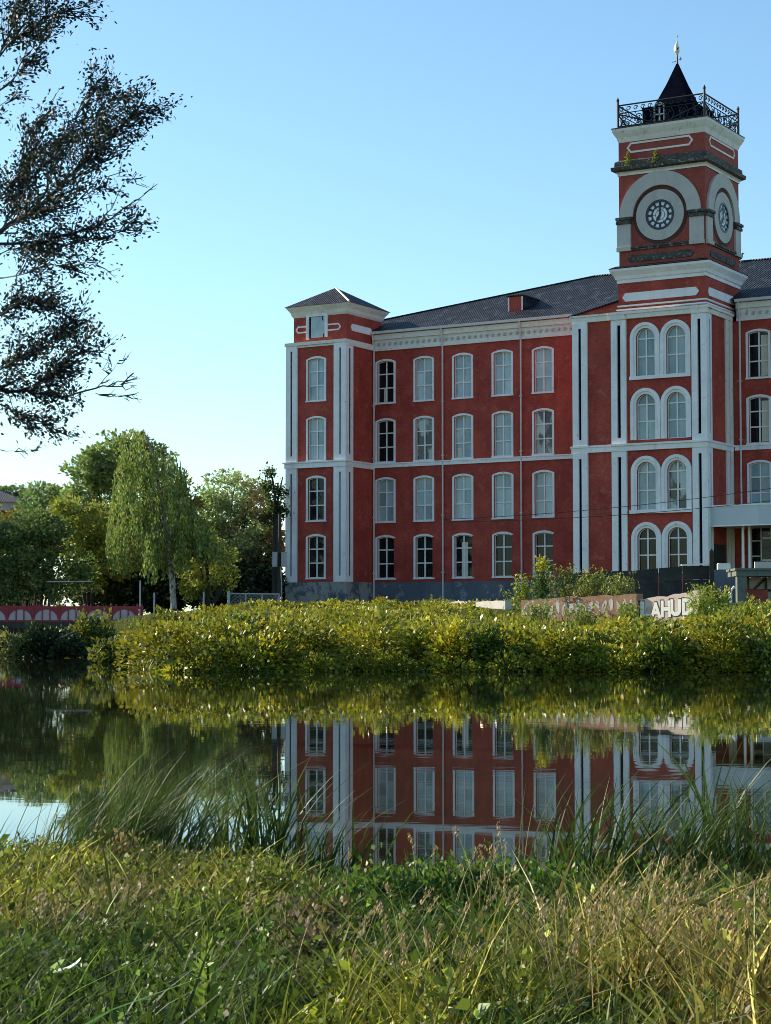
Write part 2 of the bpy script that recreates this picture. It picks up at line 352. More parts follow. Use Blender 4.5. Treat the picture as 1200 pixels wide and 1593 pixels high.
ROWS = [(4.68, 7.52, 7.62), (8.72, 11.64, 11.74), (12.98, 15.86, 15.96), (17.22, 20.11, 20.21)]   # sill, spring, crown
def seg(a, i, t=0):
    z0, zs, zc = ROWS[i]
    return lambda c: arch_path(c, z0, a+t, zs+(t*.3), zc-zs+t*.7, 8)
SPL = [4.38, 8.2, 12.6, 16.6, 20.95]
mcols = [1.05, 4.19, 7.31, 10.43, 13.54]
rcols = [28.92, 32.04, 35.16, 38.28]
ZP = 4.38
# -- main range walls
mb = MB(); f0 = front(0)
wall_cells(mb, f0, 0.1, 17.95, SPL[0], SPL[4], mcols, [(SPL[i], SPL[i+1], seg(.68, i)) for i in range(4)])
wall_cells(mb, f0, 27.2, 40, SPL[0], SPL[4], rcols, [(SPL[i], SPL[i+1], seg(.68, i)) for i in range(4)])
mb.face([f0(-4.6, 2, -20), f0(-4.6, 22.4, -20), f0(40, 22.4, -20), f0(40, 2, -20)])
mb.face([(40, 0, 2), (40, 20, 2), (40, 20, 22.4), (40, 0, 22.4)])
mb.face([(-4.6, 0, 2), (-4.6, 0, 22.4), (-4.6, 20, 22.4), (-4.6, 20, 2)])
part('wall', mb, 'red')
pat = {(0, 3): 'pane_dark', (0, 2): 'pane_dark', (1, 2): 'pane_patchy', (4, 2): 'pane_patchy', (3, 2): 'pane_mid', (2, 2): 'pane_mid', (2, 3): 'pane_mid'}
for k, c in enumerate(mcols+rcols):
    rt = k >= 5
    for i in range(4):
        z0, zs, zc = ROWS[i]; hgt = zc-z0
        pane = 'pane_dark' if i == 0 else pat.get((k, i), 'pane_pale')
        if rt: pane = ['pane_dark', 'pane_teal', 'pane_dark', 'pane_dark'][i]
        cur = None
        if (k, i) == (2, 0): cur = (c-.2, c+.28, z0+.1, zc-.5)
        if (k, i) == (0, 3): cur = (c-.25, c-.08, z0+.1, z0+1.1)
        if (k, i) == (2, 2): cur = (c-.5, c-.2, z0+.1, z0+.75)
        if rt and i in (2, 3): cur = (c+.12, c+.62, z0+.1, zc-.25)
        window(f0, c, seg(.68, i)(c), [(seg(.68, i, .15)(c), .05)], [z0+hgt*.355, z0+hgt*.69], pane, .22, open_right=(i == 0 and not rt), sill=(.86, .1, .09), curtain=cur)
# -- plinth
for a, b in ((.1, 17.9), (27.4, 40)):
    mb = MB(); mb.box(f0, a, b, 1.6, ZP, -.3, .10); part('plinth', mb, 'plinth')
# -- string courses
for a, b in ((.12, 17.9), (27.3, 40)):
    mb = MB(); mb.box(f0, a, b, 12.56, 12.8, -.05, .12); mb.box(f0, a, b, 12.8, 12.88, -.05, .17); part('string_course', mb, 'white')
# -- main cornice with its row of small brackets
for a, b in ((.12, 17.85), (27.5, 40)):
    mb = MB(); mb.box(f0, a, b, 20.95, 21.12, -.1, .14); mb.box(f0, a, b, 21.12, 21.75, -.1, .07); mb.box(f0, a, b, 21.75, 22.12, -.1, .22); part('cornice', mb, 'white_dirty')
mb = MB()
for a, b in ((.5, 17.8), (27.7, 40)):
    u = a
    while u < b-.2:
        mb.box(f0, u, u+.12, 21.40, 21.52, .05, .2); mb.box(f0, u-.06, u+.10, 21.30, 21.40, .05, .13); u += .46
o = part('bracket_row', mb, 'stone'); o['kind'] = 'stuff'
for a, b in ((.12, 15.95), (27.5, 40)):
    mb = MB(); mb.box(f0, a, b, 22.16, 22.34, .1, .46); part('gutter', mb, 'drain')
# -- downspouts
for u in (.14, 5.76, 11.9, 27.72):
    mb = MB(); mb.tube([(u, -.12, 2.5), (u, -.12, 20.9), (u, -.3, 21.9), (u, -.36, 22.2)], .062, 8)
    for z in (5, 9, 13.2, 17): mb.box(f0, u-.09, u+.09, z, z+.06, 0, .2)
    part('downspout', mb, 'drain')
# -- main roof
RZ = lambda v: 22.35+.43*(.35-v)
mb = MB()
def rp(u, v): return (u, -v, RZ(v))
ridge = RZ(-9.89)
mb.face([rp(-4.0, .35), rp(40.3, .35), rp(40.3, -9.89), rp(12.92, -9.89), rp(-4.0, -.99)])
mb.face([(12.92, 9.89, ridge), (-4.0, 20.2, RZ(.1)), (-4.0, .99, RZ(-.99))])
mb.face([(40.3, 9.89, ridge), (40.3, 20.4, 22.35), (-4.0, 20.4, 22.35), (-4.0, 20.2, RZ(.1)), (12.92, 9.89, ridge)])
mb.face([(-4.0, -.35, 22.35), (-4.0, .99, RZ(-.99)), (-4.0, 20.2, RZ(.1)), (-4.0, 20.4, 22.35)])
mb.face([(40.3, -.35, 22.35), (40.3, 20.4, 22.35), (40.3, 9.89, ridge)])
roof = part('roof', mb, 'slate')
mb = MB(); mb.tube([(12.9, 9.89, ridge+.02), (40.3, 9.89, ridge+.02)], .09, 6); mb.tube([(12.9, 9.89, ridge+.02), (-4, .99, RZ(-.99)+.02)], .08, 6); part('ridge_cap', mb, 'slate', roof)
# dormer
mb = MB(); fd = front(-1.8)
mb.box(fd, 9.98, 11.1, 23.1, 24.3, -2.2, 0)
dm = part('dormer', mb, 'red')
mb = MB(); mb.face([(9.9, 1.7, 24.32), (11.2, 1.7, 24.32), (11.2, 4.4, 24.36), (9.9, 4.4, 24.36)]); mb.box(fd, 11.103, 11.14, 23.2, 24.32, -2.5, -.08); mb.box(fd, 9.9, 11.2, 24.305, 24.4, -2.6, .08)
part('dormer_roof', mb, 'slate', dm)
mb = MB(); mb.box(fd, 9.96, 10.06, 23.3, 24.28, 0, .03); mb.box(fd, 11.02, 11.12, 23.3, 24.28, 0, .03); part('dormer_trim', mb, 'white', dm)

# ---------------- corner tower (over the left end)
LV = 3.72; L0, L1 = -4.85, .02
fl = front(LV)
mb = MB()
wall_cells(mb, fl, L0, L1, SPL[0], 21.3, [-2.44], [(SPL[i], SPL[i+1] if i < 3 else 21.3, seg(.68, i)) for i in range(4)])
sl = side(L1, LV)
mb.face([sl(0, ZP, 0), sl(LV, ZP, 0), sl(LV, 21.3, 0), sl(0, 21.3, 0)])
mb.face([(L0, -LV, ZP), (L0, -LV, 21.3), (L0, 1.2, 21.3), (L0, 1.2, ZP)])
part('corner_tower_wall', mb, 'red')
for i in range(4):
    z0, zs, zc = ROWS[i]; hgt = zc-z0
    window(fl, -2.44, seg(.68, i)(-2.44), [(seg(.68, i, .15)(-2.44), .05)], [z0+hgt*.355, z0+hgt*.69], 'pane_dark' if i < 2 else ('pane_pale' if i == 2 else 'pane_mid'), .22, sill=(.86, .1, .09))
mb = MB(); ringbox(mb, L0, L1, -.1, LV, [(.12, 1.5), (.12, ZP)]); part('corner_tower_plinth', mb, 'plinth_patchy')
for (za, zb) in ((ZP, 12.45), (12.9, 21.2)):
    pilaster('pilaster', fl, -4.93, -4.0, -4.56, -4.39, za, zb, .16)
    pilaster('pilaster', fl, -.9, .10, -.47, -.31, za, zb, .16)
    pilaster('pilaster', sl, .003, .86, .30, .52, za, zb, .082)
mb = MB()
mb.box(fl, -5.0, .13, 12.45, 12.8, -.05, .22); mb.box(fl, -5.1, .2, 12.8, 12.9, -.05, .32)
mb.box(sl, .06, 3.6, 12.45, 12.8, -.05, .11); mb.box(sl, .06, 3.55, 12.8, 12.9, -.05, .18)
part('string_course', mb, 'white')
mb = MB()
mb.box(fl, -5.0, .13, 21.2, 21.42, -4.6, .22); mb.box(sl, .06, 3.6, 21.0, 21.418, -.05, .13); mb.box(fl, -3.99, -.91, 21.05, 21.2, -.03, .1)
part('corner_tower_belt', mb, 'white_dirty')
mb = MB(); ringbox(mb, -4.47, -.02, -1.2, 3.55, [(.0, 21.40), (0, 23.4)]); part('corner_tower_attic', mb, 'red')
mb = MB(); ringbox(mb, -4.47, -.02, -1.2, 3.55, [(.02, 23.24), (.12, 23.4), (.18, 23.6), (.36, 23.85), (.42, 23.98)]); part('corner_tower_cornice', mb, 'white_dirty')
mb = MB(); zr = 23.985
cs = [(-4.98, -4.05, zr), (.48, -4.05, zr), (.48, 1.7, zr), (-4.98, 1.7, zr)]; ap = (-2.4, -1.25, 25.62)
for a, b in zip(cs, cs[1:]+cs[:1]): mb.face([a, b, ap])
mb.face(cs[::-1]); rt_ = part('corner_tower_roof', mb, 'slate')
mb = MB(); mb.tube([ap, (.48, -4.05, zr+.03)], .07, 6); part('lit_hip_flashing', mb, 'white_dirty', rt_)  # white colour stands in for sunlight along the hip
fa = front(3.55)
mb = MB(); mb.box(fa, -3.36, -3.14, 21.62, 23.42, 0, .12); mb.box(fa, -1.8, -1.58, 21.7, 23.42, 0, .12); mb.box(fa, -3.14, -1.8, 23.22, 23.42, 0, .12)
aw = part('attic_window', mb, 'white')
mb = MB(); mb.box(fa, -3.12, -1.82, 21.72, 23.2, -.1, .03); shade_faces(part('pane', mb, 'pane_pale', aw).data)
mb = MB(); mb.box(fa, -3.14, -3.0, 21.72, 23.2, -.1, .035); mb.box(fa, -2.05, -1.98, 22.9, 23.2, -.1, .04); mb.box(fa, -1.95, -1.82, 21.72, 21.95, -.1, .06); part('window_frame', mb, 'groove_shade', aw)
def hexring(mb, f, s0, s1, z0, z1, t, d, nl=True, nr=True):
    zm = (z0+z1)/2; h = (z1-z0)/2
    out = []; inn = []
    if nr: out += [(s1-h*.8, z0), (s1, zm), (s1-h*.8, z1)]; inn += [(s1-h*.8-t*.3, z0+t), (s1-t*1.2, zm), (s1-h*.8-t*.3, z1-t)]
    else: out += [(s1, z0), (s1, z1)]; inn += [(s1, z0+t), (s1, z1-t)]
    if nl: out += [(s0+h*.8, z1), (s0, zm), (s0+h*.8, z0)]; inn += [(s0+h*.8+t*.3, z1-t), (s0+t*1.2, zm), (s0+h*.8+t*.3, z0+t)]
    else: out += [(s0, z1), (s0, z0)]; inn += [(s0, z1-t), (s0, z0+t)]
    n = len(out)
    for i in range(n):
        j = (i+1) % n
        if not nl and i == n-2: continue
        if not nr and i == 0: continue
        F = lambda p, d: f(p[0], p[1], d)
        mb.face([F(out[i], d), F(out[j], d), F(inn[j], d), F(inn[i], d)]); mb.face([F(out[i], 0), F(out[j], 0), F(out[j], d), F(out[i], d)])
        mb.face([F(inn[j], 0), F(inn[i], 0), F(inn[i], d), F(inn[j], d)])
def hexplate(mb, f, s0, s1, z0, z1, d):
    zm = (z0+z1)/2; h = (z1-z0)*.4
    o = [(s0+h, z0), (s1-h, z0), (s1, zm), (s1-h, z1), (s0+h, z1), (s0, zm)]
    mb.face([f(x, z, d) for x, z in o])
    for a, b in zip(o, o[1:]+o[:1]): mb.face([f(a[0], a[1], 0), f(b[0], b[1], 0), f(b[0], b[1], d), f(a[0], a[1], d)])
mb = MB(); hexring(mb, fa, -4.3, -3.36, 22.12, 22.62, .1, .05, True, False); part('attic_ornament', mb, 'white')
mb = MB(); hexring(mb, fa, -1.58, -.48, 22.12, 22.62, .1, .05, False, True); part('attic_ornament', mb, 'white')
sa = side(-.02, 3.55)
mb = MB(); hexplate(mb, sa, .5, 3.4, 22.1, 22.6, .05); part('attic_ornament', mb, 'white')

# ---------------- central projecting bay and clock tower
CV = 4.45; C0, C1 = 17.95, 27.12; fc = front(CV); scd = side(C1, CV)
CR = [(4.6, 6.83), (8.62, 11.06), (13.12, 15.40), (17.2, 19.63)]
def semi(i, a): return lambda c: arch_path(c, CR[i][0], a, CR[i][1], a, 18)
CS = [3.0, 8.3, 12.5, 16.85, 21.4]
mb = MB()
fcc = fc
mb.face([fc(C0, 3, 0), fc(21.2, 3, 0), fc(21.2, 21.4, 0), fc(C0, 21.4, 0)])
wall_cells(mb, fc, 21.2, C1, CS[0], CS[4], [23.0, 25.08], [(CS[i], CS[i+1], semi(i, .65)) for i in range(4)], .24)
mb.face([scd(0, 3, 0), scd(CV, 3, 0), scd(CV, 21.4, 0), scd(0, 21.4, 0)])
mb.face([(C0, -CV, 3), (C0, -CV, 21.4), (C0, 0, 21.4), (C0, 0, 3)])
part('central_bay_wall', mb, 'red')
cp = {(0, 1): 'pane_mid', (1, 1): 'pane_patchy', (0, 0): 'pane_dark', (1, 0): 'pane_dark'}
for k, c in enumerate((23.0, 25.08)):
    for i in range(4):
        z0, zs = CR[i]
        window(fc, c, semi(i, .65)(c), [(semi(i, .82)(c), .07), (semi(i, 1.02)(c), .15)], [zs-.02, z0+(zs-z0)*.52], cp.get((k, i), 'pane_teal'), .24, sill=None)
mb = MB(); mb.box(fc, 21.92, 26.1, 16.98, 17.2, -.03, .17); part('window_sill', mb, 'white')
mb = MB(); mb.box(fc, 21.9, 26.12, 8.40, 8.62, -.03, .26); part('window_sill', mb, 'white')
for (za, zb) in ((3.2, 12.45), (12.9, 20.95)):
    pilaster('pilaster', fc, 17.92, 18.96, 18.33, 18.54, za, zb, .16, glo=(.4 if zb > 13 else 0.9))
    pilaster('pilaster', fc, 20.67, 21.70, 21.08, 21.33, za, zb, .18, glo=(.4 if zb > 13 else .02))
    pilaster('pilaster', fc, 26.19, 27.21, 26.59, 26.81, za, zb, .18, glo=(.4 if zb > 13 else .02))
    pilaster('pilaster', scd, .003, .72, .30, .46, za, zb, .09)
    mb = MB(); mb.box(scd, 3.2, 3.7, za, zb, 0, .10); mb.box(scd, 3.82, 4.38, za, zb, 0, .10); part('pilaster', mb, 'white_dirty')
mb = MB()
mb.box(fc, 17.8, 20.66, 12.45, 12.78, -.05, .13); mb.box(fc, 17.75, 20.64, 12.78, 12.9, -.05, .2)
mb.box(fc, 20.66, 27.25, 12.45, 12.78, -.05, .24); mb.box(fc, 20.6, 27.35, 12.78, 12.9, -.05, .34)
mb.box(scd, .06, 4.3, 12.45, 12.78, -.05, .14); mb.box(scd, .06, 4.3, 12.78, 12.9, -.05, .22)
part('string_course', mb, 'white')
mb = MB()
mb.box(fc, 17.8, 20.66, 20.95, 21.3, -.5, .13); mb.box(fc, 17.75, 20.64, 21.3, 21.42, -.5, .2)
mb.box(fc, 20.6, 27.25, 20.95, 21.25, -.5, .22); mb.box(fc, 20.5, 27.4, 21.25, 21.42, -.5, .3)
for u in (20.6, 26.12): mb.box(fc, u, u+1.16, 20.93, 21.3, -.2, .27)
mb.box(scd, .06, 4.35, 20.95, 21.25, -.3, .14); mb.box(scd, .06, 4.35, 21.25, 21.418, -.3, .24)
part('entablature', mb, 'white_dirty')
# parapet wedge and roof behind it, left of the tower
mb = MB(); mb.face([fc(18.0, 21.42, -.1), fc(21.1, 21.42, -.1), fc(21.1, 22.15, -.1), fc(18.0, 21.5, -.1)])
part('parapet', mb, 'red')
mb = MB()
mb.face([fc(17.6, 21.45, .1), fc(21.1, 22.22, .1), (21.1, 6, 26.0), (17.6, 6, 25.2)][0:2]+[(21.1, 7, RZ(-7)+.15), (17.6, 5.5, RZ(-5.5)+.05)])
mb.face([fc(17.6, 21.45, .1), fc(17.6, 21.38, .1), fc(21.1, 22.15, .1), fc(21.1, 22.22, .1)])
mb.face([fc(17.6, 21.45, .1), (17.6, 5.5, RZ(-5.5)+.05), (17.6, -.35, 22.2), fc(17.6, 21.38, .1)])
part('bay_roof', mb, 'slate')
# attic of the tower
T0, T1 = 21.12, 27.1; TV1 = 4.42; TV0 = TV1-(T1-T0)
mb = MB(); ringbox(mb, T0, T1, TV0, TV1, [(0, 21.3), (0, 23.45)]); part('tower_attic', mb, 'red')
mb = MB(); ringbox(mb, T0, T1, TV0, TV1, [(.005, 21.5), (.1, 21.54), (.1, 21.62), (.005, 21.63)], False); ringbox(mb, T0, T1, TV0, TV1, [(.005, 21.76), (.06, 21.79), (.06, 21.87), (.005, 21.88)], False); part('tower_moulding', mb, 'white')
ft = front(TV1); st = side(T1, TV1)
mb = MB(); hexplate(mb, ft, 21.42, 26.68, 22.1, 22.64, .05); part('tower_panel', mb, 'white')
mb = MB(); hexplate(mb, st, .35, 5.6, 22.1, 22.64, .05); part('tower_panel', mb, 'white')
mb = MB(); ringbox(mb, T0, T1, TV0, TV1, [(.0, 23.3), (.06, 23.3), (.06, 23.5), (.14, 23.55), (.2, 23.75), (.42, 24.05), (.44, 24.2), (.2, 24.3)]); part('tower_cornice', mb, 'white')
mb = MB(); ringbox(mb, T0, T1, TV0, TV1, [(.46, 24.204), (.46, 24.24), (.1, 24.42)]); part('cornice_cap', mb, 'groove_shade')
# clock stage
U0, U1 = 21.2, 27.12; UV1 = 4.38; UV0 = UV1-(U1-U0)
mb = MB(); ringbox(mb, U0, U1, UV0, UV1, [(.0, 24.2), (.0, 32.8)]); part('clock_stage_wall', mb, 'red_old')
fu = front(UV1); su = side(U1, UV1); UC = (U0+U1)/2; SC = (U1-U0)/2
for f, c, sgn in ((fu, 24.07, 0), (su, SC, 1)):
    lo, hi = c-3.0, c+3.0
    mb = MB(); hexplate(mb, f, c-2.3, c+2.25, 24.62, 25.08, .06); part('name_panel', mb, 'stone_dark')
    mb = MB(); mb.box(f, c-2.0, c+2.0, 25.38, 25.5, 0, .10); mb.box(f, c-2.0, c+2.0, 25.5, 25.62, 0, .16); part('ledge', mb, 'stone_dark')
    for a, b in ((c-2.97, c-2.02), (c+2.02, c+2.97)):
        if sgn and a < c: a += .06
        mb = MB(); mb.box(f, a, b, 25.62, 27.12, 0, .14); mb.box(f, a-.0, b+.03, 25.36, 25.62, 0, .22); po = part('pier', mb, 'stone')
        mb = MB(); mb.box(f, a-.03, b+.05, 27.12, 27.3, 0, .24); mb.box(f, a-.03, b+.08, 27.38, 27.55, 0, .30); mb.box(f, a, b+.02, 27.3, 27.38, 0, .2); part('pier_cap', mb, 'stone_dark', po)
    zc = 27.56
    arc = lambda r: [(c+r*math.cos(math.pi-math.pi*i/36), zc+r*math.sin(math.pi-math.pi*i/36)) for i in range(37)]
    mb = MB(); ring(mb, f, arc(1.86), arc(2.78), 0, .16); part('archivolt', mb, 'stone')
    zc2 = 27.5
    circ = lambda r, n=48: [(c+r*math.cos(2*math.pi*i/n), zc2+r*math.sin(2*math.pi*i/n)) for i in range(n+1)]
    mb = MB(); ring(mb, f, circ(1.64), circ(1.86), 0, .03); part('brick_ring', mb, 'brick_dark')
    mb = MB(); ring(mb, f, circ(.94), circ(1.64), 0, .10); cf = part('clock_surround', mb, 'stone')
    mb = MB(); mb.face([f(x, z, .03) for x, z in circ(.96)[:-1]]); dial = part('clock_face', mb, 'dial_white')
    mb = MB(); ring(mb, f, circ(.83), circ(.98), .03, .11); ring(mb, f, circ(.5), circ(.61), .03, .05)
    for k in range(12):
        a = math.pi*2*k/12; dx, dz = math.sin(a), math.cos(a); px, pz = dz, -dx; wd = .075
        q = [(c+dx*r+px*s*wd, zc2+dz*r+pz*s*wd) for r, s in ((.58, -1), (.58, 1), (.9, 1), (.9, -1))]
        mb.face([f(x, z, .045) for x, z in q])
    part('dial_ring', mb, 'dial_blue', dial)
    mb = MB(); ring(mb, f, circ(.30), circ(.33), .03, .04)
    for k in range(6):
        a = math.pi*2*(k+.5)/6; mb.tube([f(c+.3*math.sin(a), zc2+.3*math.cos(a), .035), f(c+.56*math.sin(a), zc2+.56*math.cos(a), .035)], .014, 4)
    part('dial_tracery', mb, 'stone_dark', dial)
    for nm, ang, ln, wd in (('hour_hand', 7/12*2*math.pi, .52, .085), ('minute_hand', .005, .82, .06)):
        dx, dz = math.sin(ang), math.cos(ang); px, pz = dz, -dx; hb = MB()
        dd = .07 if nm == 'hour_hand' else .085
        pts = [(-.16, -.5), (.1*ln, -1), (.6*ln, -1.3), (ln, 0), (.6*ln, 1.3), (.1*ln, 1), (-.16, .5)]
        hb.face([f(c+dx*r+px*s*wd, zc2+dz*r+pz*s*wd, dd) for r, s in pts]); part(nm, hb, 'iron', dial)
    mb = MB(); hexring(mb, f, c-2.28, c+2.3, 31.74, 32.42, .12, .05); part('frieze_panel', mb, 'white_dirty')
mb = MB(); ringbox(mb, U0, U1, UV0, UV1, [(.06, 30.3), (.06, 30.42), (.16, 30.5), (.2, 30.52)], False); part('cornice_lip', mb, 'white_dirty')
mb = MB(); ringbox(mb, U0, U1, UV0, UV1, [(.2, 30.521), (.38, 30.62), (.40, 30.84), (.22, 30.9), (.2, 31.2), (.0, 31.34)]); part('clock_cornice', mb, 'stone_dark')
mb = MB(); ringbox(mb, U0, U1, UV0, UV1, [(.0, 32.5), (.05, 32.64), (.1, 32.8), (.22, 33.0), (.32, 33.2), (.34, 33.36), (.1, 33.42)]); part('top_cornice', mb, 'white_dirty')
mb = MB(); ringbox(mb, U0, U1, UV0, UV1, [(.36, 33.363), (.36, 33.42), (.1, 33.5)]); part('roof_deck', mb, 'iron')
# railing round the top
def railing(p0, p1):
    p0, p1 = Vector(p0), Vector(p1); d = (p1-p0); L = d.length; d /= L; mb = MB()
    P = lambda s, z: p0+d*s+Vector((0, 0, z))
    mb.tube([P(0, 1.5), P(L, 1.5)], .055, 5); mb.tube([P(0, .12), P(L, .12)], .045, 5); mb.tube([P(0, .98), P(L, .98)], .035, 5)
    mb.tube([P(0, .95), P(L*.42, .12)], .045, 5); mb.tube([P(L, .95), P(L*.58, .12)], .045, 5)
    k = 12
    for i in range(k):
        s = (i+.5)*L/k; r = .17
        mb.tube([P(s+r*math.cos(t*.6)*(1-t*.055), 1.24+r*math.sin(t*.6)*(1-t*.055)) for t in range(13)], .03, 4)
        if i % 2 == 0:
            for zz, rr in ((.62, .24), (.3, .14)): mb.tube([P(s+.2+rr*math.cos(t*.55)*(1-t*.05), zz+rr*math.sin(t*.55)*(1-t*.05)) for t in range(15)], .034, 4)
        mb.tube([P(s, .12), P(s+.18, .55), P(s-.04, .98)], .026, 4)
    return part('railing', mb, 'iron')
ra, rb, rc, rd = [(x, -y, 33.44) for x, y in ((U0-.02, UV1+.02), (U1+.02, UV1+.02), (U1+.02, UV0-.02), (U0-.02, UV0-.02))]
for a, b in ((ra, rb), (rb, rc), (rc, rd), (rd, ra)): railing(a, b)
for p in (ra, rb, rc, rd):
    mb = MB(); mb.tube([p, (p[0], p[1], 35.2), (p[0], p[1], 35.3), (p[0], p[1], 35.5)], [.09, .085, .11, .02], 8); part('railing_post', mb, 'iron')
# dark lantern roof
su0 = UC; sv0 = (UV0+UV1)/2+.1
mb = MB(); ringbox(mb, su0-1.55, su0+1.55, sv0-1.55, sv0+1.55, [(.2, 33.3), (.2, 34.8), (.24, 34.81), (.24, 34.9)]); part('lantern_base', mb, 'lantern')
mb = MB()
def sq(h, z): return [(su0-h, -(sv0+h), z), (su0+h, -(sv0+h), z), (su0+h, -(sv0-h), z), (su0-h, -(sv0-h), z)]
mb.loft([sq(1.9, 33.5), sq(1.22, 34.97), sq(.55, 36.6), sq(.04, 38.05)]); part('spire', mb, 'lantern')
fs = front(sv0+1.62)
def lpath(a, zt): return [(su0-.55-a, 33.85-a*.5)]+[(su0-.55+a*math.cos(math.pi-math.pi*i/10), zt+a*math.sin(math.pi-math.pi*i/10)) for i in range(11)]+[(su0-.55+a, 33.85-a*.5)]
mb = MB(); ring(mb, fs, lpath(.30, 34.75), lpath(.37, 34.75), -.4, .25); mb.box(fs, su0-.92, su0-.18, 33.7, 33.77, -.2, .25)
lu = part('lucarne', mb, 'stone')
mb = MB(); mb.face([fs(x, z, .12) for x, z in lpath(.31, 34.75)[::-1]]); shade_faces(part('pane', mb, 'pane_mid', lu).data)
mb = MB(); mb.box(fs, su0-.60, su0-.5, 33.75, 35.05, .12, .15); mb.box(fs, su0-.9, su0-.2, 34.3, 34.38, .12, .15); part('lucarne_bar', mb, 'frame', lu)
mb = MB(); mb.tube([(su0, -sv0, 38.0), (su0, -sv0, 38.75)], [.07, .04], 8)
vane = part('weathervane', mb, 'iron')
mb = MB()
mb.loft([[(su0+math.cos(t)*r+ox, -sv0+math.sin(t)*r*.6, z) for t in np.linspace(0, 2*math.pi, 9)[:-1]] for r, z, ox in ((.05, 38.55, 0), (.2, 38.85, -.03), (.19, 39.05, -.06), (.12, 39.3, -.04), (.03, 39.5, 0), (.015, 39.75, 0), (.06, 39.84, 0), (.01, 39.92, 0))])
mb.loft([[(su0+.2+math.cos(t)*r, -sv0+math.sin(t)*r, z) for t in np.linspace(0, 2*math.pi, 9)[:-1]] for r, z in ((.02, 38.2), (.11, 38.3), (.02, 38.45))])
part('gilded_finial', mb, 'gold', vane)
mb = MB(); mb.face([(su0+.02, -sv0-.1, 38.8), (su0+.2, -sv0-.1, 39.05), (su0+.02, -sv0-.1, 39.05)]); mb.tube([(su0-.35, -sv0, 38.15), (su0, -sv0, 38.2)], .02, 4); part('vane_flag', mb, 'iron', vane)
# entrance canopy on the right-hand flank of the tower
cpoly = [(27.22, 4.22), (30.5, 4.62), (34.5, 3.6), (34.5, 0), (27.22, 0)]
mb = MB(); mb.loft([[(x, -y, 7.5) for x, y in cpoly], [(x, -y, 8.75) for x, y in cpoly]]); cn = part('entrance_canopy', mb, 'canopy')
mb = MB(); c2 = [(x+(.03 if x < 34 else 0), y+.05) for x, y in cpoly[:3]]
for a, b in zip(c2, c2[1:]):
    for z0, z1 in ((7.44, 7.52), (8.70, 8.79)):
        mb.face([(a[0], -a[1], z0), (b[0], -b[1], z0), (b[0], -b[1], z1), (a[0], -a[1], z1)])
part('canopy_edge', mb, 'frame', cn)
for uu, vv in ((29.1, 3.6), (29.4, 3.3)):
    mb = MB(); mb.tube([(uu, -vv, 2.2), (uu, -vv, 7.5)], .08, 8); part('canopy_post', mb, 'frame', cn)
mb = MB(); mb.box(scd, 1.0, 2.9, 2.2, 6.4, 0, .05); part('side_door', mb, 'black_tar')
mb = MB(); mb.box(f0, 29.0, 31.2, 2.4, 6.9, .12, .16); ent = part('entrance_door', mb, 'pane_dark'); shade_faces(ent.data)
mb = MB()
for a, b, z0, z1 in ((29.0, 29.07, 2.4, 6.9), (30.05, 30.12, 2.4, 6.9), (31.13, 31.2, 2.4, 6.9), (29.0, 31.2, 5.4, 5.5), (29.0, 31.2, 6.8, 6.9), (29.4, 29.46, 3.6, 5.4)): mb.box(f0, a, b, z0, z1, .16, .2)
part('door_frame', mb, 'frame', ent)
mb = MB(); mb.tube([(31.0, -2.6, 6.3), (31.0, -2.6, 7.4)], .02, 5); mb.loft([[(31.0+r*math.cos(t), -2.6+r*math.sin(t), z) for t in np.linspace(0, 6.283, 13)[:-1]] for r, z in ((.6, 6.95), (.45, 7.15), (.1, 7.35))]); part('canopy_lamp', mb, 'stone', cn)

# ------------------------------------------------------------------ foliage helpers
def unit(n, g=None):
    v = (g or rng).normal(size=(n, 3)); return v/np.linalg.norm(v, axis=1, keepdims=True)
def leaves(P, size, cols, aspect=.55, up=.0, droop=0, dirs=None, flat=None):
    """rhombic leaves: P (n,3), size (n,), cols (n,3) -> V, F, C"""
    n = len(P); d = unit(n) if dirs is None else dirs+unit(n)*.35
    d[:, 2] += up-droop; d /= np.linalg.norm(d, axis=1, keepdims=True)
    r = unit(n)
    if flat is not None: r = r*(1-flat)+np.array([0, 0, 1.])*flat
    sd = np.cross(d, r); sd /= np.linalg.norm(sd, axis=1, keepdims=True)+1e-9; nm = np.cross(sd, d)
    s = size[:, None]; fo = nm*s*.10
    V = np.stack([P-d*s*.5, P+sd*s*aspect*.5+fo, P+d*s*.5, P-sd*s*aspect*.5+fo], 1).reshape(-1, 3)
    F = np.arange(n*4).reshape(n, 4)
    return V, F, np.repeat(cols, 4, axis=0)
def blades(B, H, W, lean, cols, bend=.5, tipcol=None, seg=3):
    """grass blades from base points B; lean (n,2) horizontal offset of the tip"""
    n = len(B); a = rng.uniform(0, 2*np.pi, n); sx, sy = np.cos(a), np.sin(a)
    Vs = []; Cs = []
    for k in range(seg+1):
        t = k/seg; e = t**(1+bend)
        c = B+np.stack([lean[:, 0]*e, lean[:, 1]*e, H*(t-.18*bend*t*t)], 1)
        wd = W*(1-t**1.6)*.5+W*.03; o = np.stack([sx*wd, sy*wd, 0*wd], 1)
        Vs += [c-o, c+o]
        cc = cols if tipcol is None else cols*(1-t)+tipcol*t
        Cs += [cc, cc]
    V = np.stack(Vs, 1).reshape(-1, 3); C = np.stack(Cs, 1).reshape(-1, 3); m = 2*(seg+1)
    b = np.arange(n)[:, None]*m
    F = np.concatenate([b+np.array([[2*k, 2*k+1, 2*k+3, 2*k+2]]) for k in range(seg)], 0)
    return V, F, C
def merge(*parts):
    V = []; F = []; C = []; o = 0
    for v, f, c in parts: V.append(v); F.append(f+o); C.append(c); o += len(v)
    return np.concatenate(V), np.concatenate(F), np.concatenate(C)
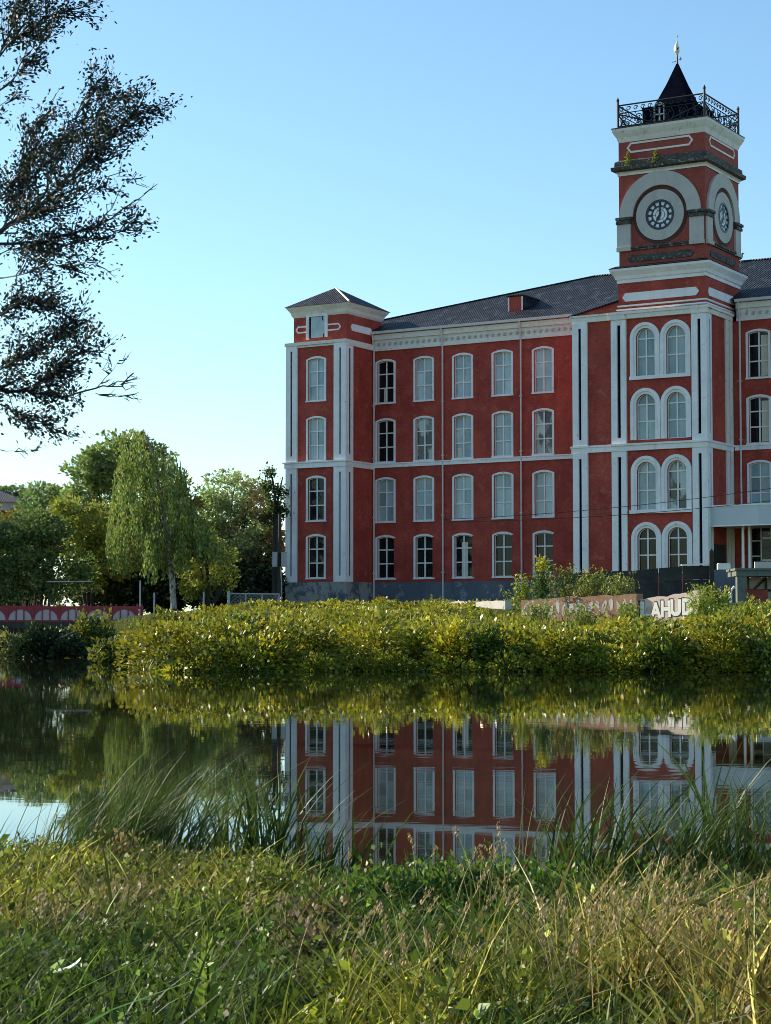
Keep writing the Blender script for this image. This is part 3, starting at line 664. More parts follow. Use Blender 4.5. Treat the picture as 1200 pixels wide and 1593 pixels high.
def leaf_obj(name, vfc, mat, parent=None, loc=None):
    V, F, C = vfc
    if loc is not None: V = V-np.array(loc)
    return link(name, np_mesh(name, V, F, np.clip(C, .003, 1)), M[mat], parent)
def vary(base, n, amt=.25, alt=None, p=.3):
    c = np.tile(np.array(base, float), (n, 1))
    if alt is not None:
        t = (rng.random(n) < p)[:, None]; c = np.where(t, np.array(alt), c)
    return c*(1+rng.normal(0, amt, (n, 1)))*(1+rng.normal(0, amt*.25, (n, 3)))

def crown_points(ells, density, clump=.9, hollow=.55):
    """ells: (cx,cy,cz,rx,ry,rz); leafy clumps over uneven ellipsoids -> points, outward dirs"""
    Ps = []; Ds = []
    for cx, cy, cz, rx, ry, rz in ells:
        area = (rx*ry+ry*rz+rx*rz)/3*12.6; nc = max(8, int(area/(clump*clump)*1.5))
        d = unit(nc); rr = hollow+(1-hollow)*rng.random(nc)**.6
        cc = d*rr[:, None]*np.array([rx, ry, rz])*(1+.16*rng.normal(size=(nc, 1)))
        cs = clump*rng.uniform(.35, .95, nc)
        for c, s, dd in zip(cc, cs, d):
            m = int(density*s*s*10)
            if m < 1: continue
            q = unit(m)*(rng.random(m)**.4)[:, None]*s; q[:, 2] *= .7
            Ps.append(q+c+np.array([cx, cy, cz])); Ds.append(np.tile(dd, (m, 1))*.4+q/s)
    return np.concatenate(Ps), np.concatenate(Ds)
def limb_mesh(base, tips, r0, n=6, bow=.15):
    mb = MB(); base = Vector(base)
    for k, (tip, r) in enumerate(tips):
        tip = Vector(tip); pts = []; rad = []
        side_ = Vector(rng.normal(size=3))*bow*(tip-base).length*.4; side_.z = abs(side_.z)*.3
        for i in range(6):
            t = i/5; p = base.lerp(tip, t)+side_*math.sin(math.pi*t)*.5; pts.append(p); rad.append(r*(1-t*.8))
        mb.tube(pts, rad, n)
    return mb
def tree(name, label, px_ells, Y, trunk_px, base_rgb, alt_rgb, dens=1.0, leaf=.3, clump=.9, ylay=.85, group='trees beyond the far bank', bark='bark', tr=.16, mat='leaf', droop=.0, aspect=.6):
    """px_ells: photo-pixel ellipses of the crown at distance Y"""
    s = Y/FPX; ells = []
    for cx, cy, rx, ry in px_ells:
        p = at(cx, cy, Y+rng.normal()*.8); ells.append((p.x, p.y, p.z, rx*s, max(rx*s*ylay, .5), ry*s))
    bx = at(trunk_px[0], 940, Y); gz = float(far_z(bx.x, Y)); base = Vector((bx.x, Y, gz-.1))
    t = thing(name, base, label, 'tree', group)
    tips = [((e[0]+rng.normal()*.3, e[1], e[2]+e[5]*.55), tr) for e in ells]
    tips += [((e[0]+rng.uniform(-.7, .7)*e[3], e[1]+rng.uniform(-.6, .6)*e[4], e[2]+rng.uniform(-.2, .6)*e[5]), tr*.5) for e in ells for _ in range(2)]
    mb = limb_mesh(base, tips, tr); mb.build('trunk', M[bark], t, base)
    P, D = crown_points(ells, dens*9, clump)
    n = len(P); sz = leaf*rng.uniform(.6, 1.35, n)
    leaf_obj('crown', leaves(P, sz, vary(base_rgb, n, .28, alt_rgb, .35), aspect, .0, droop, D), mat, t, base)
    return t

# ------------------------------------------------------------------ trees on the far side
OLV = (.24, .30, .08); YEL = (.42, .40, .06); DKG = (.09, .15, .06); MID = (.18, .26, .09); GRY = (.28, .38, .18)
tree('broadleaf_tree', 'tall rounded olive green tree standing behind the weeping birch', [(185, 725, 62, 48), (150, 790, 62, 50), (215, 715, 45, 38), (135, 740, 32, 40)], 147, (185, 940), OLV, GRY, 1.0, .32, 1.0)
tree('broadleaf_tree', 'spreading grey green tree with gaps in its crown near the corner tower', [(365, 768, 48, 32), (325, 798, 42, 36), (405, 786, 32, 34), (380, 830, 55, 40), (350, 850, 50, 40)], 151, (372, 940), (.40, .54, .26), (.30, .42, .18), .8, .32, 1.0)
tree('broadleaf_tree', 'low tree with dull green crown filling the gap behind the bare slim trunks', [(395, 868, 45, 50), (345, 880, 50, 42), (420, 840, 24, 36)], 146, (392, 940), (.26, .38, .16), MID, 1.0, .32, 1.0)
tree('broadleaf_tree', 'broad mid green tree hidden right behind the hanging strands of the birch', [(235, 840, 62, 60), (275, 800, 45, 50), (215, 880, 50, 40), (295, 870, 40, 40)], 149, (240, 940), MID, OLV, 1.0, .32, 1.0)
tree('broadleaf_tree', 'pale green tree rising just beyond the low brick house', [(72, 785, 42, 34), (105, 800, 40, 38), (60, 825, 45, 40)], 163, (75, 940), GRY, OLV, .9, .35, 1.0)
tree('broadleaf_tree', 'distant dark treetop above the roof of the low brick house', [(14, 772, 26, 16), (-40, 775, 40, 20)], 190, (5, 940), DKG, MID, 1.0, .35, 1.0)
tree('broadleaf_tree', 'yellowish sunlit tree in front of the tall olive tree', [(135, 830, 55, 48), (165, 870, 50, 45), (105, 800, 30, 28)], 139, (140, 940), YEL, OLV, 1.0, .30, .9)
tree('broadleaf_tree', 'dense dark green tree overhanging the red bridge', [(45, 868, 62, 62), (95, 895, 45, 40), (10, 905, 45, 45), (60, 820, 42, 30), (-60, 850, 70, 80)], 133, (50, 940), DKG, OLV, 1.0, .28, .9)
tree('broadleaf_tree', 'small bright yellow green tree beside the birch trunk', [(322, 868, 36, 44), (345, 890, 26, 30), (305, 905, 30, 26)], 132, (325, 940), YEL, OLV, .9, .26, .8)
tree('broadleaf_tree', 'small tree with rusty yellow leaves by the wall of the low brick house', [(15, 820, 26, 28), (28, 850, 24, 20)], 150, (18, 940), (.17, .105, .03), YEL, .9, .28, .8)
for cx, cy, rx, ry, lab in ((175, 905, 78, 36, 'broad shrub coloured as shade behind the red bridge'), (250, 912, 55, 30, 'shrub coloured as deep shade behind the birch trunk'), (340, 912, 58, 32, 'shrub coloured as shade behind the wire fence and the yellow tree'), (405, 905, 42, 42, 'shrub coloured as shade under the trees next to the electrical box')):
    tree('shade_shrub', lab, [(cx, cy, rx, ry), (cx+12, cy+14, rx*.9, ry*.7)], 143, (cx, 940), (.018, .026, .012), DKG, 1.2, .32, .9, group='shrubs standing in for shade beneath the trees', mat='leaf_shade')  # near-black leaves stand in for the deep shade under the trees
# slim tree with two bare trunks
b = at(428, 945, 139.5); b.z = float(far_z(b.x, b.y)); st_ = thing('slim_tree', b, 'slim tree with two bare trunks and a thin ragged top against the corner tower', 'tree', 'trees beyond the far bank')
mb = MB(); 
for pts in ([(426, 945), (427, 850), (428, 770), (424, 745), (420, 732)], [(433, 945), (432, 850), (430, 790), (436, 760), (440, 742)], [(428, 800), (418, 780), (412, 762)], [(430, 775), (438, 770), (444, 760)], [(424, 750), (414, 748), (412, 738)]):
    mb.tube([at(x, y, 139.5) for x, y in pts], list(np.linspace(.17, .04, len(pts))) if pts[0][1] > 900 else list(np.linspace(.06, .02, len(pts))), 6)
mb.build('trunk', M['bark'], st_, b)
P, D = crown_points([tuple(at(x, y, 139.5))+(rx, rx, ry) for x, y, rx, ry in ((420, 735, .45, .3), (436, 765, .45, .45), (416, 757, .5, .3), (440, 795, .4, .5), (424, 785, .5, .6), (415, 805, .5, .5))], 16, .45, .2); P = P+rng.normal(0, .16, P.shape)
leaf_obj('crown', leaves(P, rng.uniform(.15, .3, len(P)), vary((.045, .06, .025), len(P), .3), .6), 'leaf', st_, b)
# weeping birch
bb = at(270, 945, 130); bb.z = float(far_z(bb.x, bb.y)); bt = thing('weeping_birch', bb, 'weeping birch with pale trunk and long hanging strands of leaves', 'tree', 'trees beyond the far bank')
mb = MB()
BL = [([(270, 948), (268, 900), (262, 850), (255, 800), (246, 750), (235, 700), (226, 676)], .22), ([(262, 850), (275, 805), (285, 760), (280, 715)], .09), ([(266, 880), (285, 840), (300, 800)], .08),
      ([(258, 820), (232, 780), (205, 755)], .08), ([(250, 770), (262, 735), (265, 700)], .07), ([(258, 830), (225, 810), (195, 800)], .07), ([(242, 740), (215, 715), (203, 700)], .06), ([(275, 845), (310, 835), (330, 828)], .06)]
for pts, r in BL: mb.tube([at(x, y, 130+.6*math.sin(i+r*50)) for i, (x, y) in enumerate(pts)], list(np.linspace(r, r*.3, len(pts))), 7)
mb.build('trunk', M['birch'], bt, bb)
VF = []
S130 = 130/FPX
def birch_top(x): return np.interp(x, [172, 180, 190, 204, 216, 232, 250, 270, 286, 292, 305, 335, 350], [800, 745, 700, 685, 668, 690, 703, 704, 722, 760, 800, 830, 850])
def birch_bot(x): return np.interp(x, [172, 180, 190, 215, 240, 265, 290, 320, 350], [870, 890, 880, 875, 905, 900, 880, 860, 880])
Ps = []; 
bj = np.interp(np.arange(160, 360), np.arange(160, 361, 6), rng.normal(0, 9, 34))
bcx = rng.uniform(174, 338, 60)
for k in range(520):
    x = float(np.clip(bcx[rng.integers(60)]+rng.normal()*3.2, 170, 346))
    if 246 < x < 285 and rng.random() < .45: continue
    _ = x; yt = birch_top(x)+bj[int(x)-160]+rng.random()**1.25*(birch_bot(x)-birch_top(x))*.85
    L = rng.uniform(25, 75); y1 = min(yt+L, birch_bot(x)+rng.uniform(-12, 14))
    if y1-yt < 8: continue
    p0 = at(x, yt, 130+rng.normal()*1.6); m = int((y1-yt)*1.1)
    t = rng.random(m); q = np.stack([p0.x+rng.normal(0, .10, m)+t*rng.normal()*.15, p0.y+rng.normal(0, .1, m), p0.z-t*(y1-yt)*S130], 1); Ps.append(q)
P = np.concatenate(Ps); n = len(P); dd = np.tile([0, 0, -1.], (n, 1))
leaf_obj('crown', leaves(P, rng.uniform(.14, .30, n), vary((.17, .24, .06), n, .34, (.29, .31, .07), .4), .5, 0, .6, dd), 'leaf', bt, bb)

# ------------------------------------------------------------------ low house at the left edge
p = at(-40, 860, 172); hz = 2.4
house = thing('brick_house', (p.x, p.y, hz), 'low brick house with blue grey roof and pale band, half hidden by trees', 'house')
hx0, hx1 = at(-140, 860, 172).x-p.x, at(34, 860, 172).x-p.x
ze, zb, zr = at(30, 781, 172).z-hz, at(30, 794, 172).z-hz, at(-60, 762, 172).z-hz
mb = MB(); mb.wbox(hx0, hx1, 0, 9, 0, zb); mb.build('wall', M['red_old'], house)
mb = MB(); mb.wbox(hx0-.05, hx1+.05, -.06, 9.06, zb, ze); mb.build('fascia', M['concrete'], house)
mb = MB(); mb.loft([[(hx0-.3, -.4, ze), (hx1+.35, -.4, ze), (hx1+.35, 9.4, ze), (hx0-.3, 9.4, ze)], [(hx0+2.5, 4.3, zr+.6), (hx1-3.6, 4.3, zr+.6), (hx1-3.6, 4.7, zr+.6), (hx0+2.5, 4.7, zr+.6)]]); mb.build('roof', M['slate'], house)
for i in range(3):
    wx = hx1-1.6-i*2.4; mb = MB(); mb.wbox(wx, wx+1.0, -.04, .1, zb-3.0, zb-1.2); wf = mb.build('window', M['frame'], house)
    mb = MB(); mb.wbox(wx+.08, wx+.92, -.05, .05, zb-2.92, zb-1.28); shade_faces(mb.build('pane', M['pane_dark'], wf).data)

# ------------------------------------------------------------------ red footbridge
bxa, bxb = at(-70, 945, 124), at(252, 945, 125.5)
br = thing('footbridge', (bxa.x, 124, .0), 'red railed footbridge with pale arched panels crossing the channel', 'bridge')
L = bxb.x-bxa.x; zt = at(60, 943, 124).z; zb_ = at(60, 966, 124).z; bay = 1.62
mb = MB(); mb.wbox(-3, L+.5, .0, 2.4, zb_-.42, zb_-.04); mb.build('deck', M['pole_wood'], br)  # deck coloured dark to play the shadow below the rail
nb = int(L/bay)
for row_y in (0.02, 2.3):
    mb = MB(); mb.wbox(-.1, nb*bay+.1, row_y-.04, row_y+.06, zt-.17, zt); mb.wbox(-.1, nb*bay+.1, row_y-.03, row_y+.05, zb_-.03, zb_+.05)
    mb.build('handrail', M['bridge_red'], br)
    for k in range(nb+1):
        mb = MB(); mb.wbox(k*bay-.07, k*bay+.07, row_y-.055, row_y+.075, zb_-.1, zt+.06); mb.loft([[(k*bay+r*math.cos(t), row_y+r*math.sin(t), z) for t in np.linspace(0, 6.283, 9)[:-1]] for r, z in ((.05, zt+.05), (.07, zt+.10), (.02, zt+.16))]); mb.build('post', M['bridge_red'], br)
    for k in range(nb):
        x0, x1 = k*bay+.08, (k+1)*bay-.08; c = (x0+x1)/2; a = (x1-x0)/2; z0, z1 = zb_+.052, zt-.175; h = z1-z0
        if row_y > 1 : continue
        mb = MB()
        for q in range(12):                                   # red spandrels round a half-round opening
            t0, t1 = math.pi*q/12, math.pi*(q+1)/12
            pa = (c-a*math.cos(t0), z0+h*.96*math.sin(t0)); pb = (c-a*math.cos(t1), z0+h*.96*math.sin(t1))
            mb.face([(pa[0], row_y-.02, pa[1]), (pb[0], row_y-.02, pb[1]), (pb[0], row_y-.02, z1), (pa[0], row_y-.02, z1)])
        for s in (-.33, .33): mb.wbox(c+s*a*1.0-.035, c+s*a+.035, row_y-.045, row_y+.02, z0, z1)
        pn = mb.build('railing_panel', M['bridge_red'], br)
        mb = MB(); mb.wbox(x0, x1, row_y+.0, row_y+.02, z0, z1-.03); mb.build('arch_infill', M['bridge_white'], pn)
for xx in (1.0, L*.5, L-1.0):
    mb = MB(); mb.wbox(xx-.25, xx+.25, .3, 2.1, -.6, zb_-.42); mb.build('pier', M['concrete'], br)

# ------------------------------------------------------------------ posts, fence, pole
def postz(px, Y): q = at(px, 940, Y); return Vector((q.x, Y, float(far_z(q.x, Y))))
q = postz(435, 137.5)
pl = thing('utility_pole', q, 'dark utility pole carrying two grey switch boxes beside the corner tower', 'utility pole')
mb = MB(); mb.tube([(0, 0, -.3), (0, 0, at(432, 800, 137.5).z-q.z)], [.16, .11], 8); mb.build('pole', M['pole_wood'], pl)
z0, z1 = at(430, 882, 137.5).z-q.z, at(430, 860, 137.5).z-q.z
for xo in (-.32, .30):
    mb = MB(); mb.wbox(xo-.17, xo+.17, -.32, .0, z0, z1); mb.wbox(xo-.19, xo+.19, -.34, .02, z1, z1+.05); bx = mb.build('switch_box', M['galv'], pl)
mb = MB(); mb.tube([(.14, -.12, 0), (.14, -.12, z0-1.0), (.06, -.12, z0)], .05, 6); mb.build('cable_duct', M['galv'], pl)
q0, q1 = postz(356, 129), postz(434, 131)
fn = thing('wire_fence', q0, 'grey steel mesh fence with top rail between the birch and the corner tower', 'fence')
d = q1-q0; zt_ = at(356, 922, 129).z-q0.z
for k in range(4):
    pp = d*(k/3); mb = MB(); mb.tube([(pp.x, pp.y, -.2), (pp.x, pp.y, zt_+(.1 if k in (0,) else -.02))], .10 if k == 0 else .055, 6); mb.build('post', M['galv'], fn)
mb = MB(); mb.tube([(0, 0, zt_-.06), (d.x, d.y, zt_-.06)], .05, 6); mb.build('top_rail', M['galv'], fn)
mb = MB()
for k in range(40):
    a = k/40; b_ = min(1, a+.12)
    mb.tube([(d.x*a, d.y*a, 0.05), (d.x*b_, d.y*b_, zt_-.1)], .008, 3); mb.tube([(d.x*a, d.y*a, zt_-.1), (d.x*b_, d.y*b_, .05)], .008, 3)
mb.build('wire_mesh', M['galv'], fn)
for px, Y, ztop, lab in ((218, 127, 903, 'tall slim grey steel post behind the red railing'), (240, 128, 922, 'short grey post between the steel post and the birch trunk'), (317, 128, 921, 'short grey post just past the birch trunk')):
    q = postz(px, Y); mb = MB(); h = at(px, ztop, Y).z-q.z; mb.tube([(0, 0, -.2), (0, 0, h-.05), (0, 0, h)], [.06, .055, .03], 8)
    o = mb.build('steel_post', M['galv']); o.location = q; tag(o, lab, 'post', 'posts by the bridge')
q = at(120, 905, 128); mb = MB(); mb.tube([(-1.0, 0, 0), (1.0, .1, .02)], .035, 6); 
pr = thing('pipe_rail', (q.x, 128, float(far_z(q.x, 128))), 'thin pale pipe rail running through the dark trees above the red bridge', 'rail'); gz_ = q.z-float(far_z(q.x, 128))
mb = MB(); mb.tube([(-1.9, 0, gz_), (1.0, 0, gz_+.02)], .035, 6); mb.build('rail', M['galv'], pr)
for xo in (-1.8, .9): mb = MB(); mb.tube([(xo, 0, -.3), (xo, 0, gz_)], .03, 6); mb.build('post', M['pole_wood'], pr)

# ------------------------------------------------------------------ walls and clutter on the far bank
def slab(name, a, b, zlo, zhi0, zhi1, thick, mat, label, cat):
    a, b = Vector((a[0], a[1], 0)), Vector((b[0], b[1], 0)); d = (b-a); L = d.length; d /= L; nrm = Vector((d.y, -d.x, 0))
    t = thing(name, (a.x, a.y, zlo), label, cat); t.rotation_euler = (0, 0, math.atan2(d.y, d.x))
    k = 14; rings = []
    for i in range(k+1):
        s = L*i/k; zt = zhi0+(zhi1-zhi0)*i/k-zlo+(.02*rng.normal() if 0 < i < k else 0)
        rings.append([(s, 0, -.4), (s, thick, -.4), (s, thick, zt), (s, 0, zt)])
    mb = MB(); mb.loft(rings); o = mb.build('wall', M[mat], t); return t, L
cw, _ = slab('concrete_wall', (1.95, 71.5), (4.05, 67.5), 1.0, 1.94, 1.92, .25, 'concrete', 'short pale concrete wall half sunk in weeds below the brick range', 'wall')
rw, RL = slab('ruined_wall', (3.98, 58.6), (7.0, 55.6), .9, 1.80, 1.93, .3, 'ruin', 'rust coloured ruined wall with peeling white letters under tall weeds', 'wall')
gw, GL = slab('graffiti_wall', (6.98, 55.8), (8.50, 54.2), .8, 1.76, 1.97, .25, 'graffiti_ground', 'pinkish wall end covered in big white bubble letter graffiti', 'wall')
def lettering(parent, word, x0, z0, w, h, n_off, mat, name, depth, fat=0.0):
    cu = bpy.data.curves.new(name, 'FONT'); cu.body = word; cu.size = 1; cu.offset = fat; cu.extrude = .002; cu.space_character = 1.02
    tmp = bpy.data.objects.new(name, cu); COL.objects.link(tmp); dg = bpy.context.evaluated_depsgraph_get()
    me = bpy.data.meshes.new_from_object(tmp.evaluated_get(dg)); bpy.data.objects.remove(tmp); bpy.data.curves.remove(cu)
    co = np.array([v.co[:] for v in me.vertices]); mn, mx = co.min(0), co.max(0); s = (mx-mn); s[2] = 1
    q = (co-mn)/s
    V = np.stack([x0+q[:, 0]*w, -depth-(co[:, 2]+.002)*.8, z0+q[:, 1]*h], 1)
    me.vertices.foreach_set('co', V.astype(np.float32).ravel()); me.update()
    return link(name, me, M[mat], parent)
LX = [(.14, .30, 'L', .0), (.40, .30, 'A', -.02), (.68, .26, 'H', .02), (.92, .28, 'U', .05), (1.22, .28, 'D', .07)]
GW = GL/1.62
for x, wd, ch, dz in LX:
    b0 = lettering(gw, ch, (x-.025)*GW, .42+dz, (wd+.05)*GW, .52, 0, 'spray_black', 'letter_outline', .003, .06)
    lettering(gw, ch, x*GW, .45+dz, wd*GW, .46, 0, 'spray_white', 'letter', .008, .045)
for k in range(17):
    x = .2+k*RL/17.5; mb = MB(); a, b_, ph = rng.uniform(.05, .085), rng.uniform(.11, .2), rng.uniform(-.3, .3); zc = .58+.012*k+rng.normal()*.03
    o = [(x+a*(1+.25*math.sin(3*t+k))*math.cos(t)+ph*b_*math.sin(t), zc+b_*(1+.2*math.sin(2*t+k*2))*math.sin(t)) for t in np.linspace(0, 6.283, 17)[:-1]]
    if k % 3 == 0:
        i_ = [(x+(p-x)*.4, zc+(q_-zc)*.45) for p, q_ in o]
        for j in range(16): mb.face([(o[j][0], -.004, o[j][1]), (o[(j+1) % 16][0], -.004, o[(j+1) % 16][1]), (i_[(j+1) % 16][0], -.004, i_[(j+1) % 16][1]), (i_[j][0], -.004, i_[j][1])])
    else: mb.face([(p, -.004, q_) for p, q_ in o])
    mb.build('paint_patch', M['concrete'], rw)
# dark tarred boards
a0, a1 = at(885, 890, 92), at(1104, 880, 90)
tb = thing('board_fence', (a0.x, 92, 2.2), 'dark tarred board fence in two tiers in front of the clock tower base', 'fence')
nB = 5; pts = [(885, 893), (935, 889), (985, 888), (1025, 884), (1062, 881), (1104, 880)]; 
for (x0, y0), (x1, y1) in zip(pts, pts[1:]):
    Y0, Y1 = 92-(x0-885)/219*2, 92-(x1-885)/219*2; p0, p1 = at(x0, y0, Y0), at(x1, y1, Y1); mb = MB()
    for lo, hi, dy in ((-.6, p0.z-2.2-.62, .03), (p0.z-2.2-.60, None, 0)):
        h0 = (p0.z-2.2 if hi is None else hi); h1 = (p1.z-2.2 if hi is None else hi+(p1.z-p0.z))
        A, B = p0-a0, p1-a0
        mb.loft([[(A.x+.02, A.y+dy, lo), (B.x-.02, B.y+dy, lo), (B.x-.02, B.y+.06+dy, lo), (A.x+.02, A.y+.06+dy, lo)], [(A.x+.02, A.y+dy, h0), (B.x-.02, B.y+dy, h1), (B.x-.02, B.y+.06+dy, h1), (A.x+.02, A.y+.06+dy, h0)]])
    mb.build('board', M['black_tar'], tb)
mb = MB(); A, B = at(1060, 880.5, 90.3)-a0, at(1103, 878.5, 89.9)-a0
mb.loft([[(A.x, A.y-.1, A.z+a0.z-2.2), (B.x, B.y-.1, B.z+a0.z-2.2), (B.x, B.y+.1, B.z+a0.z-2.2), (A.x, A.y+.1, A.z+a0.z-2.2)], [(A.x, A.y-.1, A.z+a0.z-2.13), (B.x, B.y-.1, B.z+a0.z-2.13), (B.x, B.y+.1, B.z+a0.z-2.13), (A.x, A.y+.1, A.z+a0.z-2.13)]]); mb.build('capping', M['frame'], tb)
q = at(1107, 858, 89.8); mb = MB(); mb.wbox(-.1, .1, -.1, .1, -.4, q.z-2.1); mb.loft([[(-.1, -.1, q.z-2.1), (.1, -.1, q.z-2.1), (.1, .1, q.z-2.1), (-.1, .1, q.z-2.1)], [(-.01, -.01, q.z-1.98), (.01, -.01, q.z-1.98), (.01, .01, q.z-1.98), (-.01, .01, q.z-1.98)]]); o = mb.build('gate_post', M['black_tar']); o.location = (q.x, q.y, 2.1); tag(o, 'black square post at the end of the tarred board fence', 'post')
# timber loading platform by the entrance
q = at(1146, 897, 88); pf = thing('loading_platform', (q.x, 88, 2.0), 'green grey timber platform on a thick square pillar near the entrance canopy', 'platform')
ztp, zbt = at(1146, 884, 88).z-2, at(1146, 896, 88).z-2
mb = MB(); mb.wbox(0, 4.2, 0, 2.2, zbt, ztp-.1); mb.wbox(-.06, 4.3, -.08, 2.3, ztp-.098, ztp); mb.build('deck', M['timber'], pf)
for xo in (.05, 3.2): mb = MB(); mb.wbox(xo, xo+.40, .05, .5, -.6, zbt-.003); mb.build('pillar', M['timber'], pf)
mb = MB(); mb.wbox(.5, 4.0, 1.6, 1.7, .2, zbt-.05); mb.build('back_panel', M['concrete'], pf)
for (xa, za), (xb, zb2) in (((.5, zbt-.6), (3.1, zbt-.6)), ((.8, -.2), (.8, zbt)), ((.9, zbt-.7), (1.6, zbt-.05)), ((1.6, -.2), (1.6, zbt-.1))):
    mb = MB(); mb.tube([(xa, 1.5, za), (xb, 1.5, zb2)], .05, 5); mb.build('brace', M['pole_wood'], pf)
mb = MB(); mb.wbox(.55, 1.5, .6, 1.3, -.5, .75); o = mb.build('scrap_board', M['red_old']); o.location = (q.x, 88, 2.0); tag(o, 'rusty brown crate under the timber platform', 'crate')
mb = MB(); mb.wbox(.0, 1.7, -.02, .12, 0, .3); o = mb.build('stacked_panel', M['stone']); o.location = (at(1178, 884, 88).x, 88.5, 2+ztp+.004); tag(o, 'pale grey panel lying on top of the timber platform', 'panel')
q = at(1110, 905, 95); mb = MB(); zz = at(1110, 886, 95).z-2
mb.wbox(0, 1.6, 0, .15, -.5, zz); o = mb.build('sheet_metal_fence', M['plinth']); o.location = (q.x, 95, 2.0); tag(o, 'blue grey sheet metal panel between the black post and the timber platform', 'fence')
q = at(1112, 880, 96); mb = MB(); mb.wbox(0, .6, 0, .3, 0, .26); mb.wbox(.02, .58, -.02, .28, .262, .3); o = mb.build('white_box', M['spray_white']); o.location = (q.x, 96, at(1112, 882, 96).z); tag(o, 'small white box standing on the sheet metal panel', 'box')
o.location.z = 2+zz+.002; o.location.y = 95
q = at(1141, 940, 56); pz = float(far_z(q.x, 56)); mb = MB(); mb.tube([(0, 0, -.2), (.0, 0, at(1141, 925, 56).z-pz), (.03, 0, at(1141, 917, 56).z-pz), (.09, 0, at(1141, 913, 56).z-pz), (.14, 0, at(1141, 915, 56).z-pz)], .035, 8)
o = mb.build('vent_pipe', M['frame']); o.location = (q.x-.06, 56, pz); tag(o, 'white bent vent pipe sticking out of the tall weeds', 'pipe')
# overhead cables and bird
def cable(pxs, Y, label):
    a, b = at(*pxs[0], Y), at(*pxs[1], Y-4); mb = MB(); pts = [a.lerp(b, t)-Vector((0, 0, .5*4*t*(1-t))) for t in np.linspace(0, 1, 25)]
    mb.tube([p-a for p in pts], .016, 4); o = mb.build('overhead_cable', M['iron']); o.location = a; tag(o, label, 'cable', 'cables across the clock tower')
cable([(690, 808), (1420, 722)], 112, 'thin dark overhead cable passing just under the third row of tower windows')
cable([(690, 812), (1420, 748)], 113, 'lower thin dark overhead cable reaching over the entrance canopy')
q = Vector(W_ := (0, 0, 0)); bp = mill.matrix_basis @ Vector((28.0, 9.6, RZ(-9.6)-GZ))
q = at(1150, 405, 140); bird = thing('perched_bird', (0, 0, 0), 'small black bird perched on the slate ridge beside the clock tower', 'bird')
bpos = Matrix.Translation((-0.8916, 142.0, 0)) @ Matrix.Rotation(-ANG, 4, 'Z') @ Vector((24.1, 9.89, ridge+.1)); bird.location = bpos
mb = MB(); mb.loft([[(math.cos(t)*r+ox, math.sin(t)*r, z) for t in np.linspace(0, 6.283, 9)[:-1]] for r, z, ox in ((.02, .02, -.08), (.10, .12, -.02), (.13, .24, .02), (.10, .34, .07), (.05, .40, .10), (.085, .47, .13), (.06, .53, .15), (.01, .56, .16))]); mb.build('body', M['bird'], bird, smooth=True)
mb = MB(); mb.loft([[(.2, -.02, .46), (.2, .02, .46), (.2, .02, .5), (.2, -.02, .5)], [(.3, -.003, .47), (.3, .003, .47), (.3, .003, .475), (.3, -.003, .475)]]); mb.build('beak', M['bird'], bird)
# weeds growing on the clock tower ledge
for (uu, vv, hh), lab in (((22.0, 4.7, .95), 'tuft of yellow green weed rooted on the ledge above the clock, nearer the sky side'), ((23.9, 4.7, .8), 'smaller weed rooted mid ledge above the clock face')):
    wp = Matrix.Translation((-0.8916, 142.0, 0)) @ Matrix.Rotation(-ANG, 4, 'Z') @ Vector((uu, -vv, 30.82))
    n = 120; t = rng.random(n); P = np.array(wp)+np.stack([rng.normal(0, .14, n)*(1.2-t), rng.normal(0, .12, n), t*hh], 1)
    tw = thing('ledge_weed', wp, lab, 'weed', 'weeds on the tower ledge')
    leaf_obj('foliage', leaves(P, rng.uniform(.12, .24, n), vary((.16, .19, .03), n, .25, (.25, .24, .1), .3), .5, .3), 'leaf', tw, wp)
    mb = MB(); mb.tube([(0, 0, 0), (.03, 0, hh*.5), (.0, 0, hh)], [.02, .012, .005], 5); mb.build('stem', M['bark'], tw)

# ------------------------------------------------------------------ vegetation on the far bank
BY = (.48, .44, .03); BG = (.19, .25, .03); BD = (.05, .09, .018); BO = (.33, .30, .035); BR = (.22, .15, .05)
PALB = np.array([BY, BO, BG, BO, BD, BY, BG]); 
def top_z(x, y):                      # how high the growth reaches over the bank
    px = 600+FPX*x/y
    lift = np.interp(px, [-400, 200, 260, 470, 690, 800, 990, 1075, 1090, 1130, 1150, 1300], [20, 22, 30, 31, 27, 25, 25, 10, 32, 52, 38, 40])
    return CAMZ+(lift+8*np.sin(px*.043)*np.sin(px*.017+1)+4*np.sin(px*.11))*y/FPX
def mound(c, r, h, n, size, col, alt, flat=.25, amt=.25):
    d = unit(n); d[:, 2] = np.abs(d[:, 2])*1.0-.12; q = d*(rng.random((n, 1))**.35)*(1+.22*np.sin(d[:, :1]*7+c[0]*9)*np.sin(d[:, 2:]*6+c[1]*5))
    P = np.array(c)+q*np.array([r, r*.8, h]); P += rng.normal(0, .04, P.shape)
    return leaves(P, size*rng.uniform(.6, 1.5, n), vary(col, n, amt, alt, .3), .6, .15, 0, d, flat)
def dome(c, r, h, n, size, col, alt, amt=.28):
    d = unit(n); d[:, 2] = np.abs(d[:, 2]); lump = 1+.2*np.sin(d[:, :1]*6+c[0]*9)*np.sin(d[:, 2:]*5+c[1]*5)+.12*np.sin(d[:, 1:2]*11+c[0]*5)
    q = d*(.55+.45*rng.random((n, 1))**.35)*lump; P = np.array(c)+q*np.array([r, r*.85, h])+rng.normal(0, .035, (n, 3))
    return leaves(P, size*rng.uniform(.6, 1.5, n), vary(col, n, amt, alt, .3), .62, .05, .25, d*.9)
acc = []
